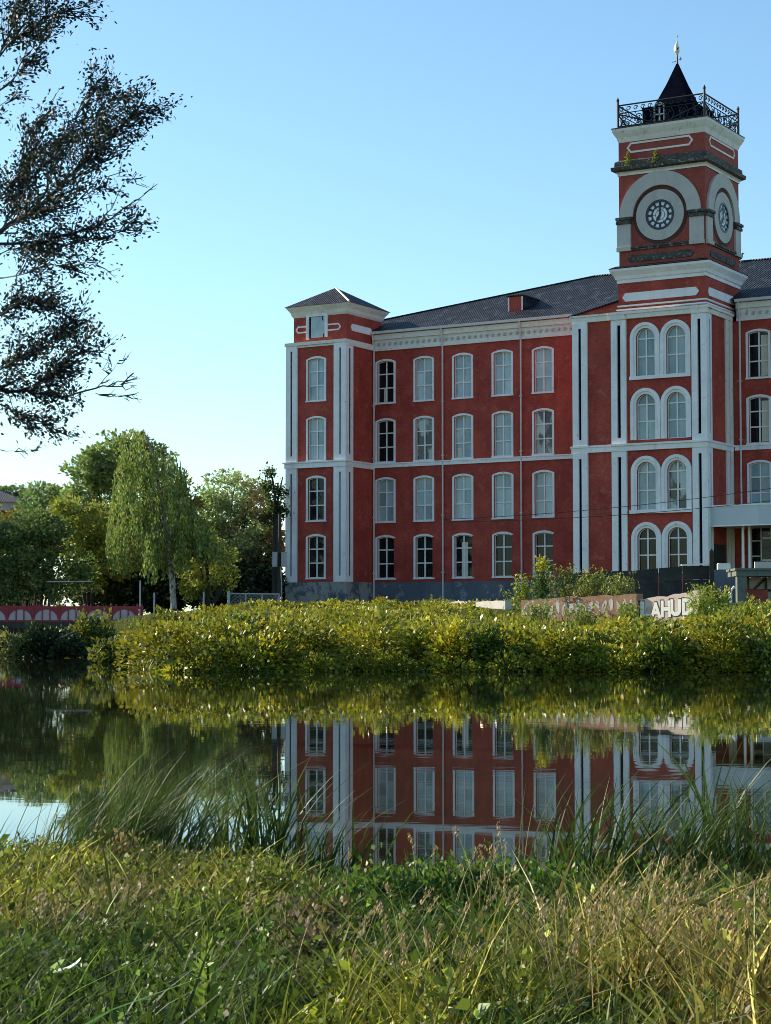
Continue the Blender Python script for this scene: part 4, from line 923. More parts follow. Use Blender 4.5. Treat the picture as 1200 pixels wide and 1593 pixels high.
for k in range(260):                      # low filling, darkened in colour as shaded gaps between the bushes
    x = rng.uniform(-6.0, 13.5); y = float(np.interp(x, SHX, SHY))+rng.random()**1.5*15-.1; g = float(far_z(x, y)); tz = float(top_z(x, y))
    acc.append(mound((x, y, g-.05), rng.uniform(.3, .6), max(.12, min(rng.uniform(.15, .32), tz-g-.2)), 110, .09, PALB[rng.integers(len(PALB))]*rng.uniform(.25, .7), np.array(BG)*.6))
for k in range(120):                      # separate rounded bushes, each of its own green
    x = rng.uniform(-5.6, 13.5); t = rng.uniform(-.1, 1.3) if k < 48 else rng.random()**1.2*13; y = float(np.interp(x, SHX, SHY))+t
    g = float(far_z(x, y)); tz = float(top_z(x, y)); r = rng.uniform(.42, 1.0); px = 600+FPX*x/y
    h = min(rng.uniform(.55, 1.25), max(.2, tz-g+rng.uniform(-.30, .14)))
    yel = .5 if px < 330 or 430 < px < 580 else .30
    col = np.array(BY if rng.random() < yel else (BO, BG, BD, BG)[rng.integers(4)])*rng.uniform(.4, 1.1)
    acc.append(dome((x, y, g-.05), r, h, int(640*r*(r+h)), .10, col, np.array((BG, BO, BD)[rng.integers(3)])))
for k in range(190):                      # rough weeds on the flat ground behind the bank
    x = rng.uniform(-7, 9); y = float(np.interp(x, SHX, SHY))+rng.uniform(13, 42); px = 600+FPX*x/y
    if px > 800 or px < 215: continue
    g = float(far_z(x, y)); h = rng.uniform(.10, .28)*(1.5 if rng.random() < .2 else 1)
    acc.append(dome((x, y, g-.05), rng.uniform(.3, .8), h, 150, .12, np.array((BY, BO, BG, BG)[rng.integers(4)])*rng.uniform(.3, .9), np.array(BO)))
for k in range(60):                       # trailing growth that hangs over the waterline
    x = rng.uniform(-5.2, 13.2); y = float(np.interp(x, SHX, SHY))+rng.uniform(-.45, .1); r = rng.uniform(.25, .55)
    acc.append(dome((x, y, -.03), r, rng.uniform(.18, .5), int(700*r*r)+60, .085, np.array((BY, BO, BG)[rng.integers(3)])*rng.uniform(.6, 1.15), np.array(BG)))
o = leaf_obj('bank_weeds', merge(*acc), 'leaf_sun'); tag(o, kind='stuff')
# upright grasses and stalks all along the bank
n = 2200; x = rng.uniform(-5.5, 14, n); ys = np.interp(x, SHX, SHY); y = ys+rng.random(n)**1.3*22-.1; g = far_z(x, y)
H = np.clip(np.minimum(rng.uniform(.2, .6, n), top_z(x, y)-g+.10), .05, .6)
c = vary((.22, .25, .04), n, .3, (.34, .32, .08), .35)
o = leaf_obj('bank_grass', blades(np.stack([x, y, g], 1), H, rng.uniform(.02, .04, n), rng.normal(.03, .09, (n, 2)), c, .4), 'grass'); tag(o, kind='stuff')
# rough growth on the flat ground in front of the mill and under the trees
n = 9000; x = rng.uniform(-24, 24, n); y = rng.uniform(66, 139, n); k = (y > np.interp(x, SHX, SHY)+.5) & ((x < -6.5) | (y < 132-(x+6)*.6)); x, y = x[k], y[k]; n = len(x); g = far_z(x, y)
o = leaf_obj('rough_grass', blades(np.stack([x, y, g], 1), rng.uniform(.06, .18, n), rng.uniform(.04, .08, n), rng.normal(0, .05, (n, 2)), vary((.10, .13, .03), n, .4, (.17, .15, .05), .3), .4), 'grass'); tag(o, kind='stuff')
# separate bank shrubs
def shrub(px, py_top, py_base, rx, Y, col, alt, label, dens=1.0, size=.09, mat='leaf_sun'):
    b = at(px, py_base, Y); g = float(far_z(b.x, Y)); b.z = max(g, -.02)-.03; zt = at(px, py_top, Y).z; r = rx*Y/FPX; h = zt-b.z
    t = thing('bank_shrub', b, label, 'shrub', 'shrubs on the far bank'); acc = []
    for _ in range(11):
        q = rng.normal(size=2)*.42; f = math.exp(-(q[0]**2+q[1]**2)*.6)
        acc.append(dome((b.x+q[0]*r, Y+q[1]*r*.7, b.z+h*.2*rng.random()), r*rng.uniform(.32, .58), h*f*rng.uniform(.6, .98), int(dens*1000*r*h/10), size*1.15, np.array(col)*rng.uniform(.65, 1.2), alt))
    leaf_obj('foliage', merge(*acc), mat, t, b)
    mb = MB()
    for k in range(7): mb.tube([(rng.normal()*.05, rng.normal()*.05, 0), (rng.normal()*.3*r, rng.normal()*.2*r, h*.4), (rng.normal()*.5*r, rng.normal()*.3*r, h*.8)], [.02, .014, .006], 4)
    mb.build('stem', M['bark'], t)
shrub(78, 968, 1030, 62, 66, (.022, .04, .014), (.05, .08, .025), 'shrub coloured nearly black as a shadowed hollow overhanging the water by the red bridge', 3.0, .12, 'leaf_shade')  # dark leaf colour paints the shadowed hollow at the water
shrub(150, 950, 1010, 60, 69, (.06, .10, .03), (.14, .18, .04), 'dull green shrub just inland of the shrub coloured as a shadowed hollow', 2.2, .13)
shrub(175, 985, 1035, 40, 56, (.05, .09, .025), (.10, .15, .035), 'dark green shrub at the water where the bank turns toward the bridge', 2.2, .11)
shrub(15, 985, 1020, 36, 74, (.10, .14, .06), (.2, .22, .12), 'pale speckled shrub in the channel mouth under the red bridge', 2.0, .12)
shrub(262, 962, 1036, 52, 46.5, (.38, .38, .03), (.30, .33, .04), 'bright yellow green shrub at the outer corner of the bank', 2.0)
shrub(395, 950, 1000, 58, 51, (.17, .25, .03), (.33, .34, .04), 'rounded leafy green shrub below the corner tower plinth', 1.8)
shrub(490, 970, 1035, 46, 44.8, (.10, .17, .025), (.30, .32, .04), 'mid green shrub leaning over the water below the first downspout', 1.8)
shrub(620, 962, 1036, 60, 44.5, (.30, .32, .04), (.16, .24, .03), 'wide olive yellow shrub under the middle of the brick range', 1.8)
shrub(762, 968, 1042, 42, 43.6, (.05, .12, .02), (.11, .20, .03), 'dark fresh green shrub at the waterline below the concrete wall', 2.4)
shrub(905, 968, 1040, 66, 44, (.20, .24, .035), (.32, .32, .05), 'long olive green shrub under the ruined wall', 1.8)
shrub(1020, 985, 1046, 48, 42.8, (.09, .16, .025), (.20, .26, .04), 'dark leafy shrub at the water under the graffiti wall', 2.0)
shrub(1116, 906, 975, 24, 53.5, (.30, .33, .04), (.20, .26, .03), 'tall bright bushy weed beside the bent vent pipe', 2.6, .08)
shrub(1165, 940, 1020, 50, 47, (.24, .28, .04), (.14, .2, .03), 'spreading green shrub in front of the timber platform', 2.0)
shrub(1190, 975, 1050, 44, 42.6, (.13, .20, .03), (.28, .30, .05), 'low green shrub at the waterline below the timber platform', 1.8)
# tall weeds along the top of the ruined wall
def wall_weed(px, ptop, pbase, rx, Y, col, alt, label, flower=None, stems=26):
    b = at(px, pbase, Y); b.z -= .1; h = at(px, ptop, Y).z-b.z; r = rx*Y/FPX
    t = thing('wall_weed', b, label, 'weed', 'weeds on top of the ruined wall')
    B = np.stack([rng.normal(0, r*.45, stems), rng.normal(0, .15, stems), np.zeros(stems)], 1); Hh = h*rng.uniform(.6, 1.02, stems); ln = np.stack([B[:, 0]*.25+rng.normal(0, .06, stems), rng.normal(0, .05, stems)], 1)
    leaf_obj('stem', blades(B, Hh, np.full(stems, .03), ln, vary(np.array(col)*.7, stems, .2), .2), 'grass', t)
    Ps = []
    for i in range(stems):
        m = int(26*h); tt = rng.uniform(.12, 1, m); Ps.append(B[i]+np.stack([ln[i, 0]*tt+rng.normal(0, .07, m), ln[i, 1]*tt+rng.normal(0, .07, m), Hh[i]*tt], 1))
    P = np.concatenate(Ps); n = len(P)
    leaf_obj('foliage', leaves(P, rng.uniform(.05, .13, n), vary(col, n, .28, alt, .35), .42, .35), 'leaf', t)
    if flower:
        P = np.concatenate([np.array([0, -.05, h*f])+rng.normal(0, .09, (60, 3)) for f in (.82, 1.0, .9)]); leaf_obj('flower_spike', leaves(P, rng.uniform(.06, .12, len(P)), vary(flower, len(P), .2), .7), 'leaf', t)['kind'] = 'stuff'
wall_weed(812, 893, 935, 20, 59.5, (.34, .36, .05), (.24, .30, .04), 'bright yellow green leafy weed at the broken end of the ruined wall')
wall_weed(843, 872, 925, 10, 59, (.05, .09, .03), (.08, .13, .04), 'tall dark weed topped with yellow flowers on the ruined wall', (.62, .52, .04), 30)
wall_weed(880, 876, 928, 26, 58.5, (.20, .24, .05), (.32, .30, .08), 'bushy pale green weed in front of the white pilaster foot')
wall_weed(922, 880, 926, 26, 57.8, (.22, .26, .04), (.33, .30, .07), 'thick olive weed on the wall left of the paired arched windows')
wall_weed(962, 888, 924, 22, 57, (.20, .24, .05), (.30, .26, .08), 'thinner weed near where ruined wall meets graffiti wall')
wall_weed(1098, 906, 985, 20, 52, (.30, .34, .05), (.22, .28, .04), 'tallest feathery yellow green weed by the far end of the graffiti wall', None, 40)
wall_weed(1150, 934, 1000, 26, 49, (.26, .30, .05), (.18, .24, .04), 'feathery weed in front of the thick timber pillar', None, 34)
wall_weed(1188, 928, 1000, 22, 48, (.24, .28, .05), (.30, .30, .06), 'feathery weed below the open side of the timber platform', None, 34)
wall_weed(905, 905, 932, 40, 57.4, (.16, .17, .04), (.26, .17, .06), 'low reddish tangle of weeds hanging over the ruined wall edge')

wall_weed(838, 930, 962, 22, 55.6, (.28, .32, .05), (.18, .24, .04), 'yellow green weed leaning on the weathered face of the ruined wall')
wall_weed(905, 938, 965, 26, 54.6, (.20, .26, .04), (.30, .30, .05), 'green weed covering the middle of the ruined wall')
wall_weed(976, 930, 965, 14, 54.2, (.22, .27, .05), (.32, .30, .06), 'weed growing across the joint of ruined wall and graffiti wall')
wall_weed(1040, 962, 990, 26, 52.5, (.24, .28, .04), (.16, .22, .03), 'weed clump hiding the foot of the graffiti wall')

# ------------------------------------------------------------------ the near bank
def ground(x, y): return np.stack([x, y, near_z(x, y)], 1)
# kinds of growth as ground patches; dark ones carry tree shade in their colour: (x, y, radius x, radius y, colour, tip, height, share)
def gp(px, py, rx, ry):             # photo place of a patch -> ground centre and radii
    y = FPX*.72/(py-984); return ((px-600)/FPX*y, y, rx/FPX*y, max(.25, ry*y/(py-984)))
PATCH = [
 (gp(30, 1355, 80, 50), (.36, .29, .02), (.58, .46, .08), .12), (gp(190, 1385, 90, 45), (.14, .085, .035), (.26, .17, .08), .09),
 (gp(350, 1350, 75, 38), (.26, .22, .02), (.46, .36, .06), .12), (gp(330, 1430, 120, 40), (.08, .12, .015), (.16, .21, .03), .08),
 (gp(130, 1500, 190, 70), (.025, .05, .012), (.07, .11, .025), .10), (gp(330, 1540, 120, 80), (.02, .045, .014), (.065, .10, .035), .10),
 (gp(550, 1570, 80, 48), (.30, .28, .015), (.52, .46, .04), .14), (gp(690, 1565, 95, 45), (.22, .19, .025), (.42, .34, .07), .16),
 (gp(700, 1400, 190, 40), (.02, .055, .010), (.05, .11, .02), .07), (gp(560, 1430, 90, 40), (.02, .035, .012), (.08, .10, .03), .09),
 (gp(970, 1495, 85, 60), (.20, .14, .03), (.48, .33, .10), .21), (gp(1120, 1540, 110, 80), (.27, .18, .035), (.56, .39, .12), .25),
 (gp(830, 1540, 70, 60), (.025, .06, .012), (.09, .13, .03), .11), (gp(940, 1390, 150, 35), (.025, .045, .012), (.10, .12, .03), .13),
 (gp(1140, 1400, 90, 45), (.02, .045, .012), (.08, .11, .03), .14), (gp(480, 1490, 60, 45), (.05, .03, .015), (.11, .065, .035), .05),
 (gp(740, 1470, 120, 30), (.02, .045, .012), (.09, .13, .03), .10)]
DEF = ((.028, .05, .011), (.085, .115, .026), .11)
def growth(x, y):
    wt = np.full(len(x), .22)[:, None]; base = np.array(DEF[0])*wt; tip = np.array(DEF[1])*wt; hh = DEF[2]*wt[:, 0]; ws = wt.copy()
    jx, jy = x+.10*np.sin(y*9+x*4), y+.16*np.sin(x*11)
    for (cx, cy, rx, ry), b, t, h in PATCH:
        w_ = np.exp(-(((jx-cx)/rx)**2+((jy-cy)/ry)**2)*1.1)[:, None]
        base = base+w_*np.array(b); tip = tip+w_*np.array(t); hh = hh+w_[:, 0]*h; ws = ws+w_
    return base/ws, tip/ws, hh/ws[:, 0]
def near_pts(n, y0=2.9, y1=8.2, sp=.24):
    y = y0+(y1-y0)*rng.random(n)**1.25; wide = rng.random(n) < .24; x = rng.uniform(-1, 1, n)*np.where(wide, y*.3+2.4, y*sp+.3); k = near_z(x, y) > -.04; return x[k], y[k]
x, y = near_pts(84000); n = len(x); cb, ct, hh = growth(x, y); amt = np.exp(rng.normal(-.34, .82, (n, 1)))
def clumps(x, y): return .5+.5*np.sin(x*21+3*np.sin(y*7))*np.sin(y*9+2.4*np.sin(x*11+1))*.8+.2*np.sin(x*47+y*31)
clump_ = clumps(x, y)
H = np.clip(.8*hh*np.exp(rng.normal(-.12, .42, n))*(.35+1.05*clump_), .015, .45); keep = rng.random(n) < np.clip(.25+1.2*clump_, 0, 1); H = np.minimum(H, np.interp(y, [4.5, 5.5, 6.5, 8], [.42, .22, .15, .12])*rng.uniform(.6, 1.1, n))
wind = np.stack([H*rng.normal(.12, .6, n), H*rng.normal(0, .55, n)], 1)
x, y, H, cb, ct, amt, wind = x[keep], y[keep], H[keep], cb[keep], ct[keep], amt[keep], wind[keep]; n = len(x)
o = leaf_obj('bank_grass', blades(ground(x, y), H, np.exp(rng.normal(-5.25, .4, n))*(1+.03*y), wind, cb*amt, .6, ct*amt), 'grass'); tag(o, kind='stuff')
x = rng.uniform(-10, -5, 9000); y = rng.uniform(5, 25, 9000); k = near_z(x, y) > -.02; x, y = x[k], y[k]; n = len(x)
o = leaf_obj('side_grass', blades(ground(x, y), rng.uniform(.12, .35, n), rng.uniform(.012, .025, n), rng.normal(0, .1, (n, 2)), vary((.05, .08, .02), n, .35), .5, vary((.14, .17, .04), n, .3)), 'grass'); tag(o, kind='stuff')
# low leafy herbs between the grasses
x, y = near_pts(125000); n = len(x); cb, ct, hh = growth(x, y)
green = ct*np.array([.7, .9, .6]); z = near_z(x, y)+hh*(.12+.85*rng.random(n)**1.2)*(.25+1.0*clumps(x, y))
sel = rng.random(n) < np.clip(1.35-hh*4.0, .25, 1)*np.clip(.15+1.1*clumps(x, y), 0, 1); x, y, z, green = x[sel], y[sel], z[sel], green[sel]; n = len(x)
o = leaf_obj('low_herbs', leaves(np.stack([x, y, z], 1), np.clip(.0165*np.exp(rng.normal(0, .42, n)), .007, .042), green*np.exp(rng.normal(-.55, .85, (n, 1))), .6, .15, 0, None, .3), 'leaf'); tag(o, kind='stuff')
# dense leafy herb bank along the edge in the middle
def herb(px, py, rx, hgt, col, alt, label, n=2600, size=.024, name='leafy_herb'):
    y = FPX*(CAMZ-.05)/(py-984); x0 = (px-600)/FPX*y; g = float(near_z(x0, y)); r = rx*y/FPX
    t = thing(name, (x0, y, g), label, 'plant', 'leafy plants on the near bank')
    m = max(5, int(n/260)); acc = []
    for _ in range(m):
        q = rng.normal(size=2)*.5; acc.append(mound((q[0]*r, q[1]*r*.6, 0), r*rng.uniform(.3, .5), hgt*rng.uniform(.5, 1.0)*math.exp(-q[0]**2*.5), int(n/m), size, np.array(col)*rng.uniform(.7, 1.3), alt))
    leaf_obj('foliage', merge(*acc), 'leaf', t)
    mb = MB()
    for k in range(6): mb.tube([(rng.normal()*r*.4, rng.normal()*r*.3, -.01), (rng.normal()*r*.5, rng.normal()*r*.3, hgt*.8)], [.004, .002], 4)
    mb.build('stem', M['bark'], t)
for a in ((590, 1410, 70, .12, 'green leafy clump at the water beside the rust brown seed heads'), (690, 1405, 80, .15, 'bright green leafy clump in the middle of the near bank'), (775, 1402, 70, .16, 'taller green leafy clump under the reflected downspouts'), (860, 1408, 60, .13, 'green leafy clump at the foot of the drooping reeds')):
    herb(a[0], a[1], a[2], a[3], (.035, .10, .014), (.12, .20, .025), a[4], 3200, .018)
herb(400, 1395, 70, .10, (.09, .11, .02), (.2, .18, .04), 'yellowing leafy clump behind the tall upright willowherb', 2600, .016); herb(330, 1440, 90, .08, (.06, .11, .015), (.18, .2, .03), 'low bright green leafy mat just behind the upright willowherb', 2600, .016)
herb(510, 1325, 50, .13, (.26, .13, .05), (.36, .2, .1), 'rust brown withered clump of seed heads at the water edge', 1500, .026, 'withered_dock'); herb(450, 1310, 30, .12, (.22, .14, .06), (.34, .22, .1), 'smaller tan withered clump among the broad reeds', 700, .022, 'withered_dock')
herb(500, 1450, 55, .10, (.14, .06, .035), (.22, .12, .07), 'dark rusty withered clump in the shade of the leafy clumps', 900, .018, 'withered_dock'); herb(190, 1345, 60, .10, (.22, .12, .05), (.32, .2, .1), 'brown withered clump below the leaning thin reeds', 900, .018, 'withered_dock'); herb(490, 1490, 60, .07, (.16, .08, .06), (.25, .14, .10), 'flat reddish withered mat in the dark grass', 1200, .02, 'withered_dock')
herb(770, 1525, 42, .11, (.28, .17, .05), (.4, .28, .1), 'golden brown withered tuft in the straw coloured grass', 900, .016, 'withered_dock'); herb(1000, 1560, 40, .05, (.10, .2, .03), (.2, .3, .05), 'small green leafy plant between pale seed stalks', 500, .03)
# reeds at the water's edge
def reed(px, py, hgt, n, spread, lean, col, alt, label, wd=.011, bend=.7):
    y = FPX*(CAMZ-.02)/(py-984); x0 = (px-600)/FPX*y; g = float(near_z(x0, y)); t = thing('reed_clump', (x0, y, max(g, -.05)), label, 'reeds', 'reed clumps at the water edge')
    B = np.stack([rng.normal(0, spread, n), rng.normal(0, spread*.7, n), np.full(n, -.03)], 1); H = hgt*rng.uniform(.45, 1.1, n)
    ln = np.stack([H*rng.normal(lean, .33, n), H*rng.normal(0, .25, n)], 1)
    c = vary(col, n, .25, alt, .3)
    leaf_obj('blade', blades(B, H, wd*rng.uniform(.5, 1.2, n), ln, c, bend, c*1.15, 5), 'reed', t)['kind'] = 'stuff'
    return t
GR = (.03, .065, .014); GR2 = (.085, .11, .03); GP = (.20, .20, .08)
for a in ((140, 1345, .40, 190, .11, .45, 'thin leaning reeds between bright sky reflection and dark tree reflection', .006), (190, 1335, .50, 260, .12, .45, 'dense thin reeds leaning over the reflected birch', .006), (245, 1335, .48, 240, .12, .4, 'thin reeds below the reflected birch trunk', .006),
          (60, 1330, .22, 110, .12, .3, 'sparse thin reeds across the bright sky reflection at the bank end', .004), (310, 1330, .30, 70, .09, .1, 'short reeds in front of the small patch of sky reflection', .008)):
    reed(a[0], a[1], a[2], a[3], a[4], a[5], GR, GR2, a[6], a[7])
for a in ((355, 1325, .40, 48, .06, .0, 'broad leaved reeds left of the reflected corner tower', .013), (395, 1320, .48, 55, .06, .05, 'tallest broad leaved reeds against the reflected tree gap', .014), (430, 1325, .50, 48, .05, .0, 'upright broad reeds at the reflected edge of the corner tower', .013), (480, 1335, .33, 30, .05, .2, 'few broad reeds crossing the reflected tower window', .012), (525, 1335, .36, 30, .05, .15, 'broad reeds crossing the reflected white corner pilaster', .012)):
    reed(a[0], a[1], a[2], a[3], a[4], a[5], GR, GR2, a[6], a[7])
for a in ((835, 1370, .36, 40, .07, .35, 'drooping reeds beside the last reflected window of the brick range', .012), (890, 1375, .46, 60, .08, .25, 'long arching reeds across the reflected first tall pilaster', .011), (940, 1385, .46, 70, .09, .1, 'dense arching reeds under the reflected red wall strip', .010), (1000, 1385, .48, 80, .10, .4, 'tangled reeds leaning across the reflected arched windows', .011), (1060, 1380, .42, 60, .09, .3, 'dark tangled reeds under the reflected tower corner', .011), (1105, 1370, .60, 26, .04, .1, 'tall dark reeds with stiff blades in front of the reflected canopy', .014), (1130, 1380, .44, 60, .08, .0, 'green reeds under the reflected canopy', .010), (1185, 1380, .48, 70, .08, -.1, 'dense green reeds at the end of the bank below the canopy reflection', .010)):
    reed(a[0], a[1], a[2], a[3], a[4], a[5], GR, GR2, a[6], a[7], .9)
# pale seed stalks
def stalks(px, py, hgt, n, spread, label, lean=.15, col=(.40, .30, .13)):
    y = FPX*(CAMZ-.1)/(py-984); x0 = (px-600)/FPX*y; t = thing('seed_stalks', (x0, y, float(near_z(x0, y))), label, 'dry grass', 'dry seed stalks on the near bank')
    B = np.stack([rng.normal(0, spread, n), rng.normal(0, spread, n), np.zeros(n)], 1); H = hgt*rng.uniform(.6, 1.05, n); ln = np.stack([H*rng.normal(lean, .18, n), H*rng.normal(0, .15, n)], 1)
    leaf_obj('stalk', blades(B, H, np.full(n, .0035), ln, vary(col, n, .2), .5, vary((.5, .40, .2), n, .15), 5), 'grass', t)['kind'] = 'stuff'
    P = []; 
    for i in range(n):
        tt = rng.uniform(.82, 1.0, 22); e = tt**1.5
        P.append(B[i]+np.stack([ln[i, 0]*e, ln[i, 1]*e, H[i]*(tt-.09*tt*tt)], 1)+rng.normal(0, .0035, (22, 3)))
    P = np.concatenate(P); m = len(P); dd = np.tile([.3, 0, .9], (m, 1))
    leaf_obj('seed_head', leaves(P, rng.uniform(.006, .014, m), vary((.42, .29, .15), m, .25, (.5, .36, .24), .3), .4, 0, 0, dd), 'grass', t)['kind'] = 'stuff'
for a in ((920, 1560, .30, 14, .05, 'tall pale seed stalks with drooping heads near the green reeds', .1), (880, 1590, .33, 10, .04, 'pinkish dry stalks bending over in front of the dark hollow', -.1), (985, 1545, .30, 16, .07, 'dry golden stalks in front of the tangled reeds', .25), (1045, 1530, .32, 18, .07, 'dense golden stalks leaning toward the bank end', .3), (1100, 1570, .30, 18, .06, 'straw stalks with pale fluffy heads', .2), (1165, 1570, .32, 22, .07, 'thick straw coloured stalks at the near corner of the bank', .25),
          (640, 1560, .22, 12, .06, 'short yellow stalks rising from the yellow green grass', .05), (560, 1500, .24, 9, .06, 'thin bent pale stalks over the dark grass', .2), (1010, 1470, .30, 10, .05, 'reddish brown seed heads standing before the dark reeds', .1), (690, 1390, .30, 7, .10, 'rust pink seed heads standing against the reflected brick range', .1), (745, 1395, .26, 6, .06, 'second group of rust pink seed heads before the reflected windows', -.1), (720, 1500, .30, 6, .06, 'few long pale stalks leaning over the middle of the bank', .35), (60, 1420, .14, 26, .16, 'short yellow stalks on the sunny end of the bank', .3), (420, 1440, .16, 8, .05, 'pale dry stalks before the yellowing leafy clump', .0)):
    stalks(*a)
# one tall upright willowherb, a few broad leaves and a scrap of litter
y = FPX*(CAMZ-.10)/(1600-984); x0 = (325-600)/FPX*y; g = float(near_z(x0, y)); wh = thing('willowherb', (x0, y, g), 'tall upright light green willowherb with narrow leaves in the dark grass', 'plant')
Hh = at(325, 1460, y).z-g; mb = MB(); mb.tube([(0, 0, -.02), (.004, 0, Hh*.5), (0, 0, Hh)], [.0035, .003, .0015], 6); so = mb.build('stem', M['far_ground'], wh)
P = []; D = []
for k in range(46):
    t = .12+.88*k/46; a = k*2.4; L = .5*(.075*(1-t)+.02)
    P.append((math.cos(a)*L*.5, math.sin(a)*L*.5, Hh*t+.01)); D.append((math.cos(a), math.sin(a), .5+.8*t))
P = np.array(P); D = np.array(D); leaf_obj('leaf', leaves(P, np.array([.07*(1-(.12+.88*k/46))+.022 for k in range(46)]), vary((.22, .30, .05), 46, .12), .24, 0, 0, D/np.linalg.norm(D, axis=1, keepdims=True)), 'leaf', wh)['kind'] = 'stuff'
for px, py, lab in ((1085, 1590, 'broad round bright green leaves low among the straw stalks'), (775, 1588, 'small bright green rosette under the straw grass'), (95, 1525, 'round green leaves beside the white scrap'), (730, 1590, 'low pale green rosette beside the drooping dry stalks')):
    y = FPX*(CAMZ-.12)/(py-984); x0 = (px-600)/FPX*y; t = thing('broadleaf_rosette', (x0, y, float(near_z(x0, y))), lab, 'plant', 'broad leaved rosettes in the grass'); n = 9; a = rng.uniform(0, 6.28, n)
    P = np.stack([np.cos(a)*.025, np.sin(a)*.025, .05+.04*rng.random(n)], 1); D = np.stack([np.cos(a), np.sin(a), np.full(n, .5)], 1)
    leaf_obj('foliage', leaves(P, rng.uniform(.035, .055, n), vary((.16, .30, .04), n, .15), .75, 0, 0, D, .6), 'leaf', t)
y = FPX*(CAMZ-.12)/(1540-984); x0 = (112-600)/FPX*y; mb = MB()
mb.loft([[(-.022+.009*i, .004*math.sin(i), .012+.003*i*i*.3), (-.022+.009*i, .012, .016+.003*i*i*.3), (-.021+.009*i, .012, .018+.003*i*i*.3), (-.021+.009*i, .004*math.sin(i), .014+.003*i*i*.3)] for i in range(6)])
lo = mb.build('litter_scrap', M['litter']); lo.location = (x0, y, float(near_z(x0, y))+.08); tag(lo, 'curled white plastic scrap lying in the dark grass', 'litter')

# ------------------------------------------------------------------ the tree overhanging from the near side
TY = 20.0
root = Vector((-7.6, 19.0, float(near_z(-7.6, 7))+.2)); ot = thing('overhanging_tree', (root.x, root.y, 0.0), 'large silhouette-dark tree whose leafy boughs reach in across the sky', 'tree')
LIMBS = [  # photo points of each bough, thickness in px at the frame edge
 ([(-160, 470), (-60, 400), (0, 364), (54, 325), (90, 290), (136, 245), (170, 214), (194, 186), (214, 172)], 11, 0.0), ([(-120, 400), (0, 377), (68, 377), (117, 361), (158, 348), (194, 321), (232, 297)], 7, .5),
 ([(90, 292), (149, 258), (194, 235), (212, 210)], 3.2, .2), ([(54, 325), (74, 290), (84, 245), (100, 205), (130, 165), (155, 125)], 4, -.6), ([(158, 348), (178, 312), (196, 280), (212, 278)], 1.8, .3), ([(-60, 385), (0, 393), (45, 384), (104, 398), (150, 412)], 2.6, .9),
 ([(-90, 430), (0, 434), (40, 424), (81, 411), (118, 420)], 3, -.9), ([(0, 364), (24, 320), (30, 270), (46, 220), (60, 180)], 4.5, .8), ([(136, 245), (150, 200), (160, 160), (190, 150)], 2.8, .5),
 ([(-190, 610), (-80, 604), (0, 606), (45, 610), (100, 619), (149, 605), (190, 598), (208, 582)], 7, -.3), ([(-80, 604), (0, 628), (30, 650), (60, 655), (92, 672)], 3, .4), ([(-60, 600), (0, 575), (50, 550), (95, 520), (120, 492)], 4.5, .5), ([(45, 610), (90, 570), (130, 545), (160, 535)], 3, -.5), ([(149, 605), (172, 580), (186, 560)], 1.6, .1), ([(149, 612), (178, 618), (205, 614)], 1.5, 0),
 ([(-170, 230), (-60, 130), (0, 84), (36, 50), (72, 27), (110, 15)], 5.5, .2), ([(-120, 210), (0, 140), (27, 117), (54, 81), (68, 62)], 4.2, -.5), ([(0, 84), (20, 40), (30, -10)], 3, .6), ([(-80, 230), (-20, 180), (10, 160), (28, 150)], 2.5, .1), ([(-60, 420), (-20, 330), (20, 285), (60, 240), (110, 215), (150, 192)], 3.8, .6), ([(-10, 366), (40, 335), (100, 322), (140, 300), (172, 288)], 3, -.4), ([(30, 380), (90, 384), (130, 374), (175, 366), (204, 352)], 2.6, .4), ([(-100, 690), (0, 700), (27, 703), (58, 700)], 2.2, .3), ([(-60, 520), (0, 490), (40, 465), (70, 478)], 3.5, .7)]
mb = MB(); mb.tube([(0, 0, -.3), (.2, .1, 2.0), (.5, .4, 4.2), (.9, .6, 6.2), (1.4, .8, 8.5)], [.34, .28, .24, .18, .10], 10)
for pts, r, dy in LIMBS:
    q = [at(x, y, TY+dy*(1 if i > 1 else .3))-ot.location for i, (x, y) in enumerate(pts)]
    if pts[0][0] < -50 and r > 3.9: q = [Vector((.5+.4*rng.random(), .4, q[0].z-.9))]+q
    fine = [q[0]]; 
    for a, b in zip(q, q[1:]):
        for t in (.33, .66, 1): fine.append(a.lerp(b, t)+Vector(rng.normal(size=3))*.012*min(1, r/3))
    rr = r*TY/FPX*.5; mb.tube(fine, list(rr*np.linspace(1.0, .16, len(fine))), 6)
mb.build('trunk', M['bark'], ot)
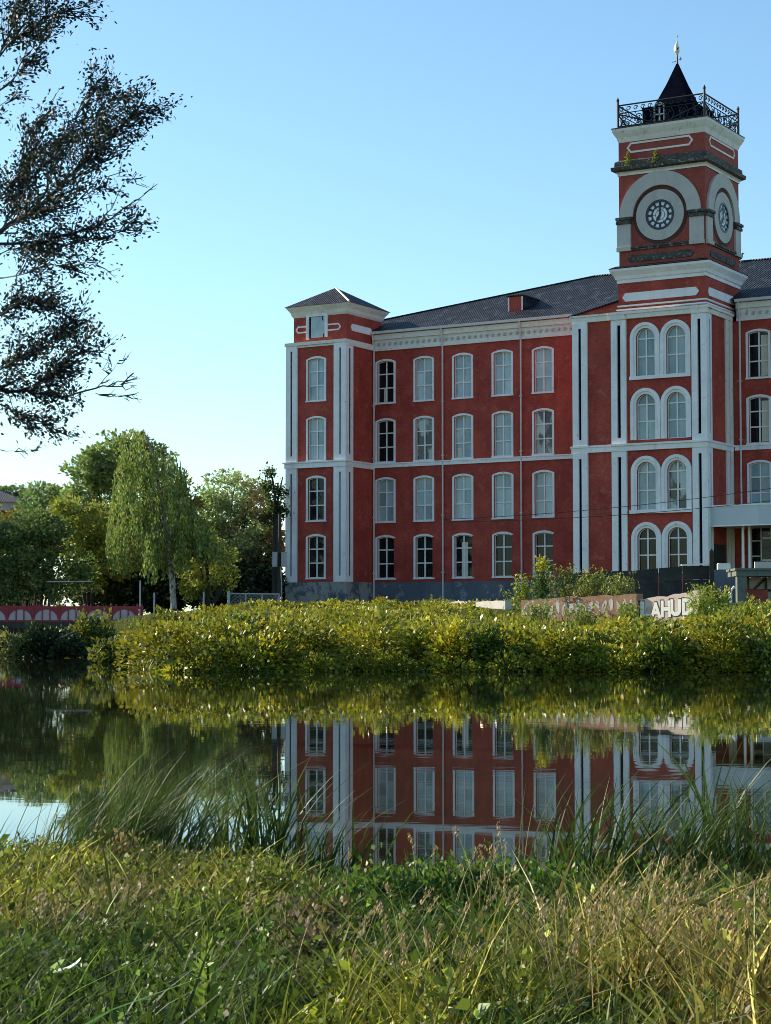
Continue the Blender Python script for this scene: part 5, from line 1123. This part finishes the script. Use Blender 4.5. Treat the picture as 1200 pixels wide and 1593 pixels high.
# twigs with leaves
tw = MB(); LP = []; LD = []
def twig_from(pts, dy, tmin, count, L0, bare=False):
    q = [np.array(at(x, y, TY+dy)) for x, y in pts]; seg_ = np.array([np.linalg.norm(b-a) for a, b in zip(q, q[1:])]); cum = np.r_[0, np.cumsum(seg_)]
    for _ in range(int(count*1.3)):
        s = rng.uniform(tmin, 1)*cum[-1]; i = min(np.searchsorted(cum, s, 'right')-1, len(seg_)-1); p = q[i]+(q[i+1]-q[i])*(s-cum[i])/seg_[i]; d = (q[i+1]-q[i])/seg_[i]
        v = d*.8+rng.normal(0, .6, 3)*np.array([1, 1, .75])+np.array([.22, 0, .12]); v /= np.linalg.norm(v); L = L0*rng.uniform(.35, 1.1); e = p+v*L; mid = p+v*L*.5+rng.normal(0, .03, 3)
        o_ = np.array(ot.location); tw.tube([p-o_, mid-o_, e-o_], [.008, .005, .0025], 4)
        m = int(25*L/.5) if not bare else 0
        for _k in range(m):
            t = rng.uniform(.2, 1.05); LP.append(p+v*L*t+rng.normal(0, .055, 3)); LD.append(v+rng.normal(0, .5, 3))
        for _k in range(2):
            pp = p+v*L*rng.uniform(.4, .8); v2 = v+rng.normal(0, .6, 3); v2 /= np.linalg.norm(v2); L2 = L*.55; tw.tube([pp-o_, pp+v2*L2-o_], [.004, .002], 3)
            for _j in range(int(m*.6)): LP.append(pp+v2*L2*rng.uniform(.2, 1.1)+rng.normal(0, .045, 3)); LD.append(v2+rng.normal(0, .5, 3))
for pts, dy, tmin, c, L in ((LIMBS[0][0][2:], 0, .05, 38, .48), (LIMBS[0][0][4:], 0, .2, 20, .32), (LIMBS[1][0][1:5], .5, .05, 30, .30), (LIMBS[3][0], -.6, .15, 24, .36), (LIMBS[7][0], .8, .1, 34, .46), (LIMBS[8][0], .5, .2, 17, .34), (LIMBS[5][0][1:], .9, .1, 14, .26), (LIMBS[6][0][1:], -.9, .1, 16, .26), (LIMBS[2][0], .2, .1, 9, .26),
      (LIMBS[9][0][1:5], -.3, .0, 44, .30), (LIMBS[11][0][1:], .5, .0, 46, .36), (LIMBS[12][0][:3], -.5, .05, 34, .32), (LIMBS[10][0][1:], .4, .0, 16, .28), (LIMBS[23][0][1:], .7, .0, 30, .36), (LIMBS[19][0][1:], .6, .0, 30, .36), (LIMBS[20][0], -.4, .0, 24, .32), (LIMBS[21][0], .4, .0, 22, .26), (LIMBS[15][0][2:], .2, .1, 26, .36), (LIMBS[16][0][1:], -.5, .0, 14, .30), (LIMBS[17][0], .6, .0, 18, .4), (LIMBS[18][0], .1, .1, 8, .25)):
    twig_from(pts, dy, tmin, c, L)
for pts, dy in ((LIMBS[4][0], .3), (LIMBS[1][0][4:], .5), (LIMBS[13][0], .1), (LIMBS[14][0], 0), (LIMBS[22][0][1:], .3), (LIMBS[10][0][3:], .4), (LIMBS[9][0][5:], -.3)): twig_from(pts, dy, .1, 5, .17, True)
tw.build('twig', M['bark'], ot)['kind'] = 'stuff'
P = np.array(LP); D = np.array(LD); D /= np.linalg.norm(D, axis=1, keepdims=True); n = len(P)
leaf_obj('crown', leaves(P, rng.uniform(.033, .062, n), vary((.008, .013, .013), n, .3, (.014, .022, .014), .3), .5, 0, .1, D), 'leaf_shade', ot, ot.location)  # near-black leaf colour stands in for the backlit silhouette
